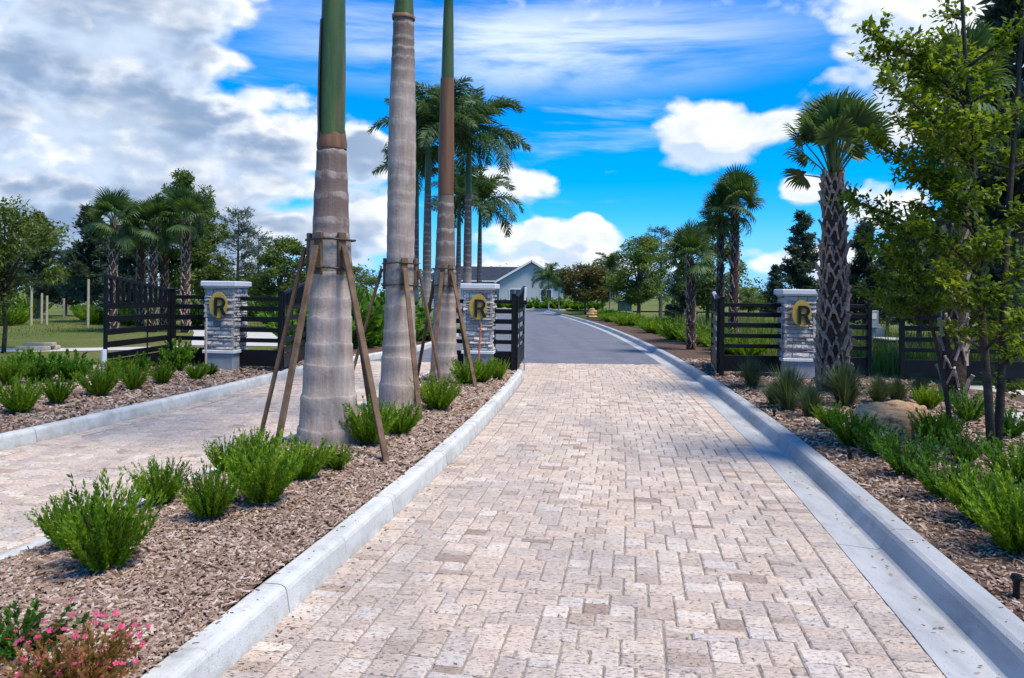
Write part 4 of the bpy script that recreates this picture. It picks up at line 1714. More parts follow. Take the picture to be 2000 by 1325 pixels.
for px, py, h, k, lab in (
        (1624, 838, 46, 'plume', 'small yellow-green shrub, first of the right-hand row'),
        (1665, 872, 68, 'plume', 'second shrub of the right-hand row, left of the boulder'),
        (1712, 892, 74, 'fern', 'third shrub of the right-hand row, in front of the boulder'),
        (1772, 930, 92, 'fern', 'fourth shrub of the right-hand row, in front of the boulder end'),
        (1842, 975, 112, 'fern', 'fifth shrub of the right-hand row, below the thin leaning trunk'),
        (1918, 1022, 128, 'plume', 'sixth shrub of the right-hand row, in front of the double trunk'),
        (1998, 1082, 150, 'plume', 'nearest shrub of the right-hand row, cut by the picture edge'),
        (1830, 870, 66, 'plume', 'shrub behind the row, right of the boulder'),
        (1880, 905, 80, 'fern', 'shrub behind the row, between the thin and the double trunk'),
        (1985, 945, 96, 'fern', 'dark shrub behind the row at the right edge'),
        (1890, 822, 60, 'fern', 'shrub behind the boulder beside the thin leaning trunk'),
        (1810, 800, 46, 'plume', 'low shrub in the gap behind the boulder'),
        (1975, 855, 74, 'fern', 'shrub behind the double trunk at the right edge')):
    shrub_px(px, py, h * 1.02, right_z, lab, k, RG, wide=.95)


def muhly_mesh(seed, n=420, H=.62):
    r = np.random.default_rng(seed)
    az, pol = r.uniform(0, 2 * PI, n), np.abs(r.normal(0, .33, n))
    L = H * r.uniform(.55, 1.05, n)
    d = np.stack([np.sin(pol) * np.cos(az), np.sin(pol) * np.sin(az), np.cos(pol)], 1)
    base = np.stack([np.cos(az), np.sin(az), az * 0], 1) * r.uniform(0, .07, (n, 1))
    s = np.stack([-np.sin(az), np.cos(az), az * 0], 1) * .0035
    droop = np.stack([np.cos(az), np.sin(az), -1.0 + az * 0], 1) * (L * pol * .30)[:, None]
    p1 = base + d * (L * .55)[:, None]
    p2 = base + d * L[:, None] + droop
    V = np.stack([base - s, base + s, p1 + s, p1 - s, p2], 1).reshape(-1, 3)
    F = (np.array([[0, 1, 2], [0, 2, 3], [3, 2, 4]])[None] + (np.arange(n) * 5)[:, None, None]).reshape(-1, 3)
    me = mesh_np('grass_blades', V, F, np.repeat(np.clip(r.normal(.5, .2, n), 0, 1), 5))
    me.materials.append(M['muhly'])
    return me


MUHLY = [muhly_mesh(s) for s in range(3)]
GG = 'wispy grass tufts by the right pillar'
for px, py, h, lab in (
        (1540, 800, 95, 'large wispy grass tuft in front of the right-hand pillar'),
        (1582, 815, 70, 'wispy grass tuft at the foot of the stout palm, lane side'),
        (1650, 795, 92, 'wispy grey-green grass tuft just right of the stout palm foot'),
        (1468, 757, 62, 'small upright grass tuft before the rail fence by the gutter'),
        (1512, 790, 52, 'low grass tuft between the fence and the big tuft'),
        (1716, 792, 60, 'wispy grass tuft behind the boulder, left end'),
        (1752, 790, 56, 'wispy grass tuft behind the middle of the boulder'),
        (1795, 786, 52, 'wispy grass tuft behind the right end of the boulder')):
    b = site(px, py, .13)
    z = right_z(b.x, b.y)
    root = tag(empty('grass_tuft', (b.x, b.y, z), px), lab, 'grass tuft', GG)
    s = h * b.y / FPX / .6
    root.scale = (s * 1.15, s * 1.15, s)
    obj('grass_blades', MUHLY[px % 3], None, root)
    obj('grass_blades', MUHLY[(px + 1) % 3], None, root, rot=(0, 0, 1.7))


# ------------------------------------------------------------------ pink-flowered bushes at the near corner
def flower_bush(p, size, leafmat, label, seed, nfl, leaf=.03, n=34, per=30):
    r = np.random.default_rng(seed)
    root = tag(empty('flower_bush', p), label, 'flower bush')
    V, F, T = plume_shrub(seed, n=n, per=per, H=.30, spread=1.35, leaf=leaf, wid=.7)
    obj('foliage', mesh_np('foliage', V, F, T), leafmat, root, scale=size)
    obj('stem', STEM, None, root, scale=size * .45)
    # flowers: five rounded petals each
    pv, pf = [], []
    for k in range(5):
        a = 2 * PI * k / 5
        c, s = math.cos(a), math.sin(a)
        b = len(pv)
        for u, w, z in ((.1, 0, 0), (.6, .36, .12), (1, .16, .2), (1, -.16, .2), (.6, -.36, .12)):
            pv.append((u * c - w * s, u * s + w * c, z))
        pf.append(tuple(range(b, b + 5)))
    me = bpy.data.meshes.new('flower')
    me.from_pydata(pv, [], pf)
    a_ = me.attributes.new('tint', 'FLOAT', 'POINT')
    a_.data.foreach_set('value', np.full(len(pv), .5, dtype=np.float32))
    me.materials.append(M['petal'])
    for k in range(nfl):
        az, pol = r.uniform(0, 2 * PI), math.sqrt(r.random()) * 1.3
        L = .30 * size * r.uniform(.8, 1.12)
        c = np.array([math.sin(pol) * math.cos(az), math.sin(pol) * math.sin(az), math.cos(pol) + .15 * pol]) * L
        obj('flower', me, None, root, loc=c, rot=(r.uniform(-.8, .8), r.uniform(-.8, .8), az), scale=float(r.uniform(.009, .016)))
    return root


b = site(158, 1352, .16)
flower_bush((b.x, b.y, island_z(b.x, b.y)), 0.86, 'flowerleaf', 'rust-leaved bush with pink flowers in the near left corner', 61, 80, n=60, per=40)
b = site(36, 1300, .16)
flower_bush((b.x, b.y, island_z(b.x, b.y)), .78, 'fern', 'dark green bush with a few pink flowers at the left edge', 62, 9, .04)
b = site(75, 1345, .16)
flower_bush((b.x, b.y, island_z(b.x, b.y)), .62, 'flowerleaf', 'low reddish flower bush between the other two at the corner', 63, 14)


# ------------------------------------------------------------------ trees
def crown_arrays(seed, clumps, leaf, per, flat=.65, wid=.55, up=.6):
    """leaf clumps: list of (centre, radius)"""
    r = np.random.default_rng(seed)
    P, S, T = [], [], []
    for c, rad in clumps:
        n = int(per * r.uniform(.8, 1.2))
        q = r.normal(size=(n, 3))
        q /= np.linalg.norm(q, axis=1, keepdims=True)
        q *= (r.random((n, 1))**.45) * rad
        q[:, 2] *= flat
        P.append(np.array(c) + q)
        S.append(leaf * r.uniform(.65, 1.3, n))
        T.append(np.clip(r.normal(.5, .13) + r.normal(0, .12, n), 0, 1))
    P, S, T = np.concatenate(P), np.concatenate(S), np.concatenate(T)
    return scatter(LEAF_V, LEAF_F, P, rand_rot(len(P), r, up), np.stack([S, S * wid * 2, S], 1), T)


def broad_proto(seed, H, R_, zc, rz_, nclump, leaf, per, tr, mat, bark='bark', gap=.9):
    """returns trunk mesh and crown mesh of a round-headed tree"""
    r = random.Random(seed)
    cl = []
    while len(cl) < nclump:
        a, rr, zz = r.uniform(0, 2 * PI), math.sqrt(r.random()), r.uniform(-1, 1)
        k = math.sqrt(max(0, 1 - zz * zz * .92))
        c = (R_ * rr * k * math.cos(a), R_ * rr * k * math.sin(a), zc + rz_ * zz)
        cl.append((c, R_ * r.uniform(.20, .38)))
    mb = MB()
    pts = [(0, 0, -.15), (.03 * R_, 0, zc * .3), (-.02 * R_, .03 * R_, zc * .65), (0, 0, zc), (0, .02, zc + rz_ * .7)]
    mb.tube(pts, [tr * 1.2, tr, tr * .85, tr * .6, tr * .2], 8)
    for c, rad in cl[::2]:
        z0 = zc - rz_ * r.uniform(.3, .8)
        z0 = min(z0, c[2] - .1)
        z0 = max(z0, zc * .4)
        mid_ = (c[0] * .45, c[1] * .45, z0 + (c[2] - z0) * .62)
        mb.tube([(0, 0, z0), mid_, c], [tr * .45, tr * .28, tr * .08], 5)
    tm = mb.mesh('trunk', True)
    tm.materials.append(M[bark])
    V, F, T = crown_arrays(seed, cl, leaf, per)
    cm = mesh_np('crown', V, F, T)
    cm.materials.append(M[mat])
    return tm, cm


def conifer_proto(seed, H, R_, z0, nw, mat, per=70, leaf=.20, airy=1.0, wid=.16, point=1.0):
    """pointed tree of tiered branches set with narrow needle sprays"""
    r = np.random.default_rng(seed)
    mb = MB()
    mb.tube([(0, 0, -.1), (0, 0, H * .5), (0, 0, H)], [H * .016 + .03, H * .010 + .02, .01], 7)
    P, Dn, S, T = [], [], [], []
    for w in range(nw):
        f = (w + r.random()) / nw
        z = z0 + (H - z0) * f
        L = R_ * (1 - f**1.25 * point) * r.uniform(.65, 1.1) + .08 * R_
        az = r.uniform(0, 2 * PI)
        d = np.array([math.cos(az), math.sin(az), r.uniform(.15, .55)])
        end = np.array([0, 0, z]) + d * L
        mb.tube([(0, 0, z), tuple(end)], [.022, .006], 4, cap=False)
        n = int(per * (.4 + L / R_) * airy)
        s = r.uniform(.15, 1.05, n)
        p = np.array([0, 0, z]) + s[:, None] * d * L + r.normal(0, .09 * R_ * .8, (n, 3)) * np.array([1, 1, .7])
        P.append(p)
        q = d + r.normal(0, .7, (n, 3))
        q[:, 2] += .15
        Dn.append(q)
        S.append(leaf * r.uniform(.6, 1.3, n))
        T.append(np.clip(r.normal(.5, .14) + r.normal(0, .1, n), 0, 1))
    P, Dn, S, T = np.concatenate(P), np.concatenate(Dn), np.concatenate(S), np.concatenate(T)
    V, F, T = scatter(LEAF_V, LEAF_F, P, frames(Dn, r), np.stack([S, S * wid * 2.2, S], 1), T)
    tm = mb.mesh('trunk')
    tm.materials.append(M['bark'])
    cm = mesh_np('crown', V, F, T)
    cm.materials.append(M[mat])
    return tm, cm


PROTO = {
    'oak': (broad_proto(101, 6, 2.2, 3.6, 2.1, 60, .20, 190, .13, 'oak'), 6.0),
    'oak2': (broad_proto(102, 6, 2.5, 3.4, 1.9, 56, .21, 180, .12, 'oak'), 5.6),
    'olive': (broad_proto(103, 5, 2.3, 3.0, 1.5, 46, .17, 150, .08, 'olive', 'darkbark'), 4.8),
    'rust': (broad_proto(104, 5, 2.8, 3.1, 1.5, 58, .24, 200, .10, 'rust'), 4.9),
    'pine': (conifer_proto(105, 8, 1.9, 1.4, 80, 'pine', 170, .34, wid=.26), 8.0),
    'cypress': (conifer_proto(106, 8, 1.55, .8, 90, 'pine', 180, .28, wid=.26), 8.0),
    'airy': (conifer_proto(107, 8, 2.0, 1.6, 64, 'pine', 90, .24, .8, wid=.22, point=.55), 8.0),
    'dense': (broad_proto(108, 8, 2.0, 5.1, 3.0, 80, .21, 170, .16, 'oak'), 8.1),
}


def tree(kind, px, top, Y, label, wide=1.0, group=None, z0=.05, rz=0.0, name=None):
    (tm, cm), H = PROTO[kind]
    t_ = at(px, top, Y)
    s = (t_.z - z0) / H
    nm = name or ('pine_tree' if kind in ('pine', 'cypress', 'airy') else 'tree')
    root = tag(empty(nm, (t_.x, Y, z0), rz or px * .7), label, 'tree', group)
    root.scale = (s * wide, s * wide, s)
    obj('trunk', tm, None, root)
    obj('crown', cm, None, root)
    return root


LT, RT = 'trees beyond the left fence', 'trees beyond the right fence'
for kind, px, top, Y, w, lab in (
        ('olive', 10, 392, 19.5, .74, 'olive-green tree with dark thin trunk at the left picture edge'),
        ('pine', 78, 420, 42, 1.0, 'grey-green pine behind the olive tree at the left edge'),
        ('pine', 130, 492, 46, 1.2, 'lower grey-green pine between two taller pines on the left'),
        ('pine', 178, 408, 38, 1.15, 'bushy grey-green pine left of the lone sabal palm'),
        ('cypress', 255, 400, 36, 1.2, 'grey-green pine between the lone sabal and the sabal cluster'),
        ('dense', 362, 345, 33, .8, 'tallest dense dark tree, over the left sabal cluster'),
        ('dense', 402, 400, 35, .7, 'dark tree on the right shoulder of the tallest left tree'),
        ('airy', 466, 412, 44, 1.0, 'sparse wispy grey tree above the far left pillar'),
        ('airy', 505, 455, 50, 1.1, 'smaller wispy tree right of the sparse grey one'),
        ('oak', 548, 465, 34, 1.05, 'dark layered tree just left of the nearest palm'),
        ('oak2', 612, 505, 40, 1.2, 'dark tree behind the nearest palm trunk'),
        ('oak2', 430, 520, 48, 1.4, 'low dark tree directly behind the far left pillar'),
        ('oak2', 690, 520, 55, 1.1, 'distant dark tree seen between the two nearest palms'),
        ('pine', 20, 470, 55, 1.3, 'distant pine at the left picture edge'),
        ('pine', 215, 470, 60, 1.4, 'distant pine behind the lone sabal palm')):
    tree(kind, px, top, Y, lab, w, LT)
for kind, px, top, Y, w, lab in (
        ('oak', 1248, 462, 50, 1.05, 'dark broad tree beside the road bend, left of the booted palms'),
        ('airy', 1292, 448, 56, 1.1, 'bare-topped wispy tree behind the dark broad tree'),
        ('rust', 1145, 516, 66, .95, 'rusty green spreading tree right of the grey house'),
        ('oak2', 1178, 520, 74, 1.0, 'dark green tree behind the rusty spreading one'),
        ('oak', 1385, 432, 34, .75, 'green tree behind the leaning sabal palms'),
        ('cypress', 1335, 500, 40, 1.1, 'dark pointed tree behind the shortest sabal palm'),
        ('oak2', 1462, 560, 60, 1.2, 'low distant tree behind the rail fence by the gutter'),
        ('cypress', 1568, 418, 40, 1.1, 'pointed grey-green conifer left of the stout palm'),
        ('cypress', 1515, 520, 52, 1.3, 'small conifer above the rail fence, left of the pointed one'),
        ('pine', 1690, 440, 27, .9, 'grey pine just right of the stout palm trunk'),
        ('pine', 1735, 480, 30, 1.0, 'grey pine behind the black fence on the right'),
        ('oak', 1800, 440, 24, .9, 'dark tree in the back behind the near leafy tree'),
        ('oak2', 1930, 420, 20, 1.1, 'dark tree filling the back at the right edge'),
        ('pine', 1992, -60, 15.5, 1.0, 'tall dark conifer topping the right picture edge')):
    tree(kind, px, top, Y, lab, w, RT)


def far_treeline():
    r = random.Random(77)
    cl = []
    for k in range(430):
        x = r.uniform(-190, 190)
        y = r.uniform(120, 190)
        h = r.uniform(2.0, 8.0) * (1.0 if x < 10 or x > 60 else .8)
        cl.append(((x, y, h * .55), h * .55))
    V, F, T = crown_arrays(78, cl, .75, 85, flat=.9)
    o = obj('treeline', mesh_np('treeline', V, F, T), 'oak')
    o['kind'] = 'stuff'
    o['label'] = 'low dark line of far woods along the horizon'


far_treeline()


# ------------------------------------------------------------------ the near leafy tree at the right edge: three thin stems, long sprays
def spray_tree(root, stems, ends, seed, leaf=.076, tr=.045):
    r = random.Random(seed)
    rn = np.random.default_rng(seed)
    o_ = root.location
    st = MB()
    spts = []
    for line in stems:
        pts = [at(*q) - o_ for q in line]
        pts[0].z = -.06
        n = len(pts)
        st.tube(pts, [tr * (1 - .72 * k / (n - 1)) for k in range(n)], 8)
        for a, b2 in zip(pts, pts[1:]):
            for k in range(8):
                spts.append(a.lerp(b2, k / 8))
    P, Dn, S, T = [], [], [], []
    for e in ends:
        E = at(*e) - o_
        cand = [p for p in spts if p.z < E.z - .05 and p.z > .5] or spts
        p0 = min(cand, key=lambda p: (p - E).length + abs((E.z - p.z) - (Vector((E.x - p.x, E.y - p.y, 0)).length * .6)) * .9)
        L = (E - p0).length
        mid_ = p0.lerp(E, .5) + Vector((r.uniform(-.1, .1), r.uniform(-.15, .15), .10 * L))
        N = 9
        bp = [p0 * (1 - t)**2 + mid_ * (2 * t * (1 - t)) + E * t * t for t in [k / N for k in range(N + 1)]]
        st.tube(bp, [.016 * (1 - k / (N + 2)) + .003 for k in range(N + 1)], 5)
        nt = max(6, int(L / .055))
        base_t = r.gauss(.5, .13)
        for k in range(nt):
            t = .22 + .78 * k / nt
            i = min(N - 1, int(t * N))
            p = bp[i].lerp(bp[i + 1], t * N - i)
            d = (bp[i + 1] - bp[i]).normalized()
            az = r.uniform(0, 2 * PI)
            s = Vector((math.cos(az), math.sin(az), r.uniform(-.15, .45))).normalized()
            v = (d * .75 + s * .8).normalized()
            l = r.uniform(.14, .34) * (1.15 - .55 * t)
            st.tube([p, p + v * l], [.004, .0015], 3, cap=False)
            nl = int(16 + 24 * l)
            ss = rn.uniform(.2, 1.1, nl)
            q = np.array(p) + np.outer(ss * l, np.array(v)) + rn.normal(0, .034, (nl, 3))
            P.append(q)
            dd = np.array(v) * .6 + rn.normal(0, .6, (nl, 3))
            dd[:, 2] -= .15
            Dn.append(dd)
            S.append(leaf * rn.uniform(.6, 1.25, nl))
            T.append(np.clip(base_t + rn.normal(0, .16, nl), 0, 1))
    P, Dn, S, T = np.concatenate(P), np.concatenate(Dn), np.concatenate(S), np.concatenate(T)
    V, F, T = scatter(LEAF_V, LEAF_F, P, frames(Dn, rn, np.array([0, 0, 1.0])), np.stack([S, S * 1.15, S], 1), T)
    st.build('trunk', 'darkbark', root, smooth=True)
    obj('crown', mesh_np('crown', V, F, T), 'nearleaf', root)


b = site(1864, 868, .16)
rt = tag(empty('leafy_tree', (b.x, b.y, right_z(b.x, b.y))), 'thin leaning young tree with leaf sprays, behind the fern row', 'tree')
YA = b.y
spray_tree(rt, [[(1864, 868, YA), (1848, 770, YA), (1828, 670, YA - .1), (1806, 575, YA - .2), (1788, 480, YA - .3), (1765, 400, YA - .35)]],
           [(1655, 392, YA - .4), (1690, 425, YA - .1), (1700, 470, YA - .6), (1722, 540, YA), (1750, 500, YA - .8), (1700, 575, YA + .3), (1760, 590, YA - .5), (1840, 560, YA + .3),
            (1735, 440, YA + .2), (1800, 430, YA - .7), (1840, 480, YA), (1790, 540, YA + .6), (1820, 600, YA - .2), (1880, 520, YA + .2)], 201, tr=.030)
b = site(1942, 892, .16)
rt = tag(empty('leafy_tree', (b.x, b.y, right_z(b.x, b.y))), 'large leafy tree with double trunk filling the right edge', 'tree')
YB = b.y
spray_tree(rt, [[(1938, 892, YB), (1930, 770, YB), (1916, 600, YB), (1905, 450, YB), (1898, 300, YB - .1), (1888, 150, YB - .2), (1880, 20, YB - .2), (1876, -90, YB - .2)],
                [(1946, 894, YB + .05), (1956, 740, YB + .1), (1962, 540, YB + .15), (1976, 330, YB + .2), (1992, 120, YB + .2), (2012, -110, YB + .2)]],
           [(1688, 58, YB - .4), (1700, 110, YB - .1), (1692, 268, YB - .2), (1722, 150, YB - .6), (1762, 310, YB - .3), (1790, 190, YB + .3), (1760, 240, YB + .1), (1868, 28, YB + .1), (1838, 95, YB + .4), (1925, 110, YB + .6),
            (1985, 60, YB - .5), (2060, 150, YB), (2060, 300, YB + .2), (1990, 220, YB - .6), (1828, 290, YB + .5), (1860, 370, YB - .5), (1950, 330, YB + .6), (1995, 410, YB - .4), (1800, 400, YB + .2), (1790, 440, YB - .4),
            (1850, 480, YB + .6), (1930, 470, YB - .6), (1990, 540, YB + .1), (1870, 560, YB - .5), (1962, 610, YB + .5), (1994, 690, YB - .1), (1935, 660, YB + .6), (2060, 500, YB), (2060, 650, YB + .2), (1840, 340, YB - .2),
            (1900, 230, YB - .6), (1955, 180, YB - .2), (1925, 390, YB + .2), (1985, 300, YB + .5), (1880, 420, YB + .3), (1960, 470, YB + .3), (1900, 600, YB + .4), (1820, 540, YB + .4), (2000, 620, YB - .6), (1850, 160, YB - .4),
            (1810, 250, YB - .5), (1890, 310, YB + .4), (1945, 560, YB - .5), (1990, 760, YB + .4), (1870, 650, YB + .4), (2060, 20, YB), (1935, 260, YB + .3),
            (1740, 90, YB - .3), (1775, 345, YB - .1)], 202, tr=.046)


# ------------------------------------------------------------------ boulder and small things in the right bed
def boulder(p, size, label, seed, name='boulder', mat='rock'):
    bm = bmesh.new()
    bmesh.ops.create_icosphere(bm, subdivisions=5, radius=1.0)
    pr_ = random.Random(seed + 1)
    planes = [(Vector((pr_.gauss(0, 1), pr_.gauss(0, 1), pr_.gauss(.25, .7))).normalized(), pr_.uniform(.55, .85)) for _ in range(16)]
    for v in bm.verts:
        c = v.co.copy()
        n = mnoise.noise(c * 1.1 + Vector((seed, 0, 0))) * .34 + mnoise.noise(c * 2.6 + Vector((0, seed, 0))) * .20
        cr = 1 - abs(mnoise.noise(Vector((c.x * 1.6, c.y * 1.6, c.z * 4.2)) + Vector((seed, 1, 0)))) * 2.2
        lay_ = -.13 * max(0, cr - .55) * 2 + mnoise.noise(c * 8 + Vector((seed, 4, 0))) * .045
        k = 1 + n + lay_
        co = c * k
        co.z = max(-.45, co.z)
        if co.z > .62:
            co.z = .62 + (co.z - .62) * .35
        for pn, pd in planes:
            e = co.dot(pn) - pd
            if e > 0:
                co -= pn * e * .93
        co += c * (mnoise.noise(co * 5 + Vector((seed, 0, 3))) * .05 + mnoise.noise(co * 13) * .022)
        v.co = Vector((co.x * size[0], co.y * size[1], co.z * size[2]))
    me = bpy.data.meshes.new(name)
    bm.to_mesh(me)
    bm.free()
    me.polygons.foreach_set('use_smooth', [True] * len(me.polygons))
    return tag(obj(name, me, mat, None, p), label, 'boulder')


b = site(1748, 852, .15)
boulder((b.x, b.y, .26), (.66, .36, .40), 'brown layered boulder behind the fern row on the right', 4)
b = site(1990, 862, .15)
boulder((b.x + .3, b.y + .6, .2), (.30, .28, .26), 'pale rock behind the double trunk at the right edge', 9, mat='path')
# stacked flat stones by the road
b = site(1157, 622, .08)
root = tag(empty('stone_stack', (b.x, b.y, .07)), 'stack of pale flat stones beside the road bend', 'stone stack')
for k, (w, h) in enumerate(((.95, .26), (.82, .22), (.62, .2), (.42, .15))):
    bm = bmesh.new()
    bmesh.ops.create_icosphere(bm, subdivisions=2, radius=.5)
    for v in bm.verts:
        n = 1 + .16 * mnoise.noise(v.co * 3 + Vector((k * 5, 0, 0)))
        v.co = Vector((v.co.x * w * n, v.co.y * w * .8 * n, max(-.36, min(.36, v.co.z)) * h * 1.35))
    me = bpy.data.meshes.new('flat_stone')
    bm.to_mesh(me)
    bm.free()
    obj('flat_stone', me, 'rock', root, loc=(.03 * (-1)**k, 0, .12 + .215 * k - .012 * k * k))


def spray_head(p, h, label, r=.022):
    root = tag(empty('sprinkler', p), label, 'sprinkler', 'irrigation heads in the mulch')
    MB().tube([(0, 0, -.05), (0, 0, h)], r * .8, 10).build('riser', 'black', root)
    MB().tube([(0, 0, h), (0, 0, h + .012), (0, 0, h + .03)], [r * 1.35, r * 1.4, r * 1.1], 12).build('head', 'black', root)


for px, py, h, lab in ((1985, 1158, .10, 'black irrigation head in the mulch near the right edge'), (664, 938, .12, 'dark irrigation head before the nearest palm'),
                       (1512, 812, .07, 'small black irrigation head in the mulch by the gutter'), (1660, 895, .07, 'small black irrigation head near the fern row')):
    b = site(px, py, .14)
    zf = island_z if px < 1000 else right_z
    spray_head((b.x, b.y, zf(b.x, b.y)), h, lab)

# meter pedestal and green cabinet
b = site(1704, 706, .1)
root = tag(empty('meter_pedestal', (b.x, b.y, .09)), 'grey utility meter pedestal in the grass right of the stout palm', 'utility box')
k = b.y / FPX
MB().box((0, 0, .42), (.10, .09, .9), None, .006).build('post', 'greymetal', root)
MB().box((-.03, -.03, 1.12), (.26, .16, .46), None, .012).build('meter_box', 'greymetal', root)
MB().box((.16, .04, .72), (.24, .16, .40), None, .012).build('junction_box', 'greymetal', root)
MB().box((-.03, -.115, 1.2), (.14, .012, .15), None, .004).build('cover_plate', 'white', root)
b = site(1740, 712, .1)
root = tag(empty('utility_cabinet', (b.x + .25, b.y + .2, .09), .1), 'low green utility cabinet with pale lid behind the grass', 'utility box')
MB().box((0, 0, .30), (.95, .7, .64), None, .02).build('body', 'greenbox', root)
MB().box((0, 0, .645), (1.0, .75, .045), None, .012).build('lid', 'path', root)
MB().box((0, -.356, .33), (.03, .02, .12), None, .004).build('handle', 'greymetal', root)
b = site(1220, 610, .08)
root = tag(empty('transformer_box', (b.x, b.y, .07), -.1), 'dark green transformer box beyond the road bend', 'utility box')
MB().box((0, 0, .55), (1.35, 1.1, 1.15), None, .04).build('body', 'greenbox', root)
MB().box((0, -.02, 1.15), (1.42, 1.2, .07), None, .02).build('lid', 'greenbox', root)
MB().box((0, 0, .02), (1.6, 1.35, .12), None, .02).build('pad', 'path', root)

# ------------------------------------------------------------------ planting beyond the gate
HG = 'leafy hedge shrubs beyond the exit gate'
for k, (px, Y, h, lab) in enumerate(((612, 20.8, 1.65, 'bright hedge shrub left of the nearest palm trunk'), (655, 21.6, 1.75, 'bright hedge shrub directly behind the nearest palm trunk'), (705, 22.6, 1.7, 'bright hedge shrub between the two nearest palms'),
                                     (742, 23.8, 1.6, 'bright hedge shrub beside the thick grey palm'), (825, 26.5, 1.25, 'hedge shrub between the thick grey palm and the slim palm'), (790, 25.5, 1.3, 'hedge shrub behind the thick grey palm'))):
    q = at(px, 600, Y)
    shrub((q.x, Y, .12), h / .52, lab, 'broad', HG, wide=1.0, name='hedge_shrub')
ORD = ('first second third fourth fifth sixth seventh eighth ninth tenth eleventh twelfth thirteenth fourteenth fifteenth sixteenth seventeenth eighteenth nineteenth twentieth '
       'twenty-first twenty-second twenty-third twenty-fourth twenty-fifth twenty-sixth twenty-seventh twenty-eighth twenty-ninth thirtieth').split()
LS = 'low shrubs along the road bend'
r6 = random.Random(6)
for k in range(30):
    Y = 20.5 + 1.3 * k + r6.uniform(-.3, .3)
    x = float(XR(Y)) + 1.5 + r6.uniform(0, 1.1) + (.6 if k % 2 else 0)
    s = r6.uniform(.55, .8)
    shrub((x, Y, .09), s / .52, ORD[k] + ' low green shrub from the gate along the planting by the road bend', 'plume', LS, wide=1.5, name='low_shrub')
for k in range(7):
    x = -2 + 1.9 * k + r6.uniform(-.4, .4)
    shrub((x, 88 + r6.uniform(0, 1.5), .05), r6.uniform(1.0, 1.5) / .52, ORD[k] + ' hedge shrub from the house end, across the far side of the road', 'broad', 'hedge across the road end', wide=1.5, name='hedge_shrub')


def blades(name, n, region, hmin, hmax, mat, seed, wid=.012):
    r = np.random.default_rng(seed)
    P = np.array([region(r) for _ in range(n)])
    az = r.uniform(0, 2 * PI, n)
    L = r.uniform(hmin, hmax, n)
    lean = np.stack([np.cos(az), np.sin(az), az * 0], 1) * (L * r.uniform(.05, .45, n))[:, None]
    s = np.stack([-np.sin(az), np.cos(az), az * 0], 1) * wid
    up = np.array([0, 0, 1.0])
    p1 = P + lean * .35 + up * (L * .6)[:, None]
    p2 = P + lean + up * L[:, None]
    V = np.stack([P - s, P + s, p1 + s * .8, p1 - s * .8, p2], 1).reshape(-1, 3)
    F = (np.array([[0, 1, 2], [0, 2, 3], [3, 2, 4]])[None] + (np.arange(n) * 5)[:, None, None]).reshape(-1, 3)
    o = obj(name, mesh_np(name, V, F, np.repeat(np.clip(r.normal(.5, .2, n), 0, 1), 5)), mat)
    o['kind'] = 'stuff'
    return o


def reg_right(r):
    y = r.uniform(17.5, 40)
    x = float(XR(y)) + r.uniform(3.0, 4.2) + abs(r.normal(0, 3.2))
    return (x, y, .06)


def reg_meter(r):
    return (r.uniform(6.6, 12.5), r.uniform(16.3, 21), .06)


blades('tall_grass', 15000, reg_right, .25, .95, 'tallgrass', 91)['label'] = 'tall unmown grass between the booted palms and the road'
blades('tall_grass', 5000, reg_meter, .2, .7, 'tallgrass', 92)['label'] = 'tall grass round the meter pedestal'


def reg_lawn(r):
    while True:
        y = 16 + 30 * r.random()**1.6
        x = -6.0 - 24 * r.random()
        if x < float(XK(y)) - left_w(y) - .3 and not (21.5 < y < 34.5 and -16 < x < -5) and not (18 < y < 22.5 and x < -9):
            return (x, y, .07)


blades('lawn_grass', 16000, reg_lawn, .04, .13, 'tallgrass', 93, .01)['label'] = 'short lawn grass beyond the left bed'
FT = 'wild bushes in the left field'
wild = sorted((r6.uniform(-20, 560), r6.uniform(33, 52)) for _ in range(30))
for k, (px, Y) in enumerate(wild):
    q = at(px, 600, Y)
    shrub((q.x, Y, .08), r6.uniform(.7, 1.5) / .52, ORD[k] + ' wild bush from the left edge in the field beyond the left lawn', r6.choice(['fern', 'plume', 'fern']), FT, wide=1.1, name='wild_bush')
for px, Y, top, lab in ((173, 33, 548, 'tall pale tree stake right of the others in the left field'), (62, 34, 560, 'pale stake nearest the left picture edge in the field'), (82, 36, 575, 'short pale stake left of the thin leaning one'),
                        (92, 35, 580, 'thin pale stake in the middle of the left field'), (125, 40, 585, 'farther pale stake between the others'), (188, 38, 602, 'short pale stake beside the picket-topped gate leaf')):
    q = at(px, top, Y)
    stake((q.x, Y, .05), q.z, .055, 'stake', lab, 'stake', 'tree_stake', 'pale stakes in the left field')
for px, Y, lab in ((78, 20.6, 'low pile of timber planks by the pale walk on the left'),):
    q = at(px, 690, Y)
    root = tag(empty('timber_pile', (q.x, Y, .10), .1), lab, 'timber')
    for k, (dx, dz, w) in enumerate(((-.2, .06, .8), (.15, .06, .7), (0, .15, .75))):
        MB().box((dx * .4, dx, dz), (w, .24, .10), None, .015).build('plank', 'stake', root)


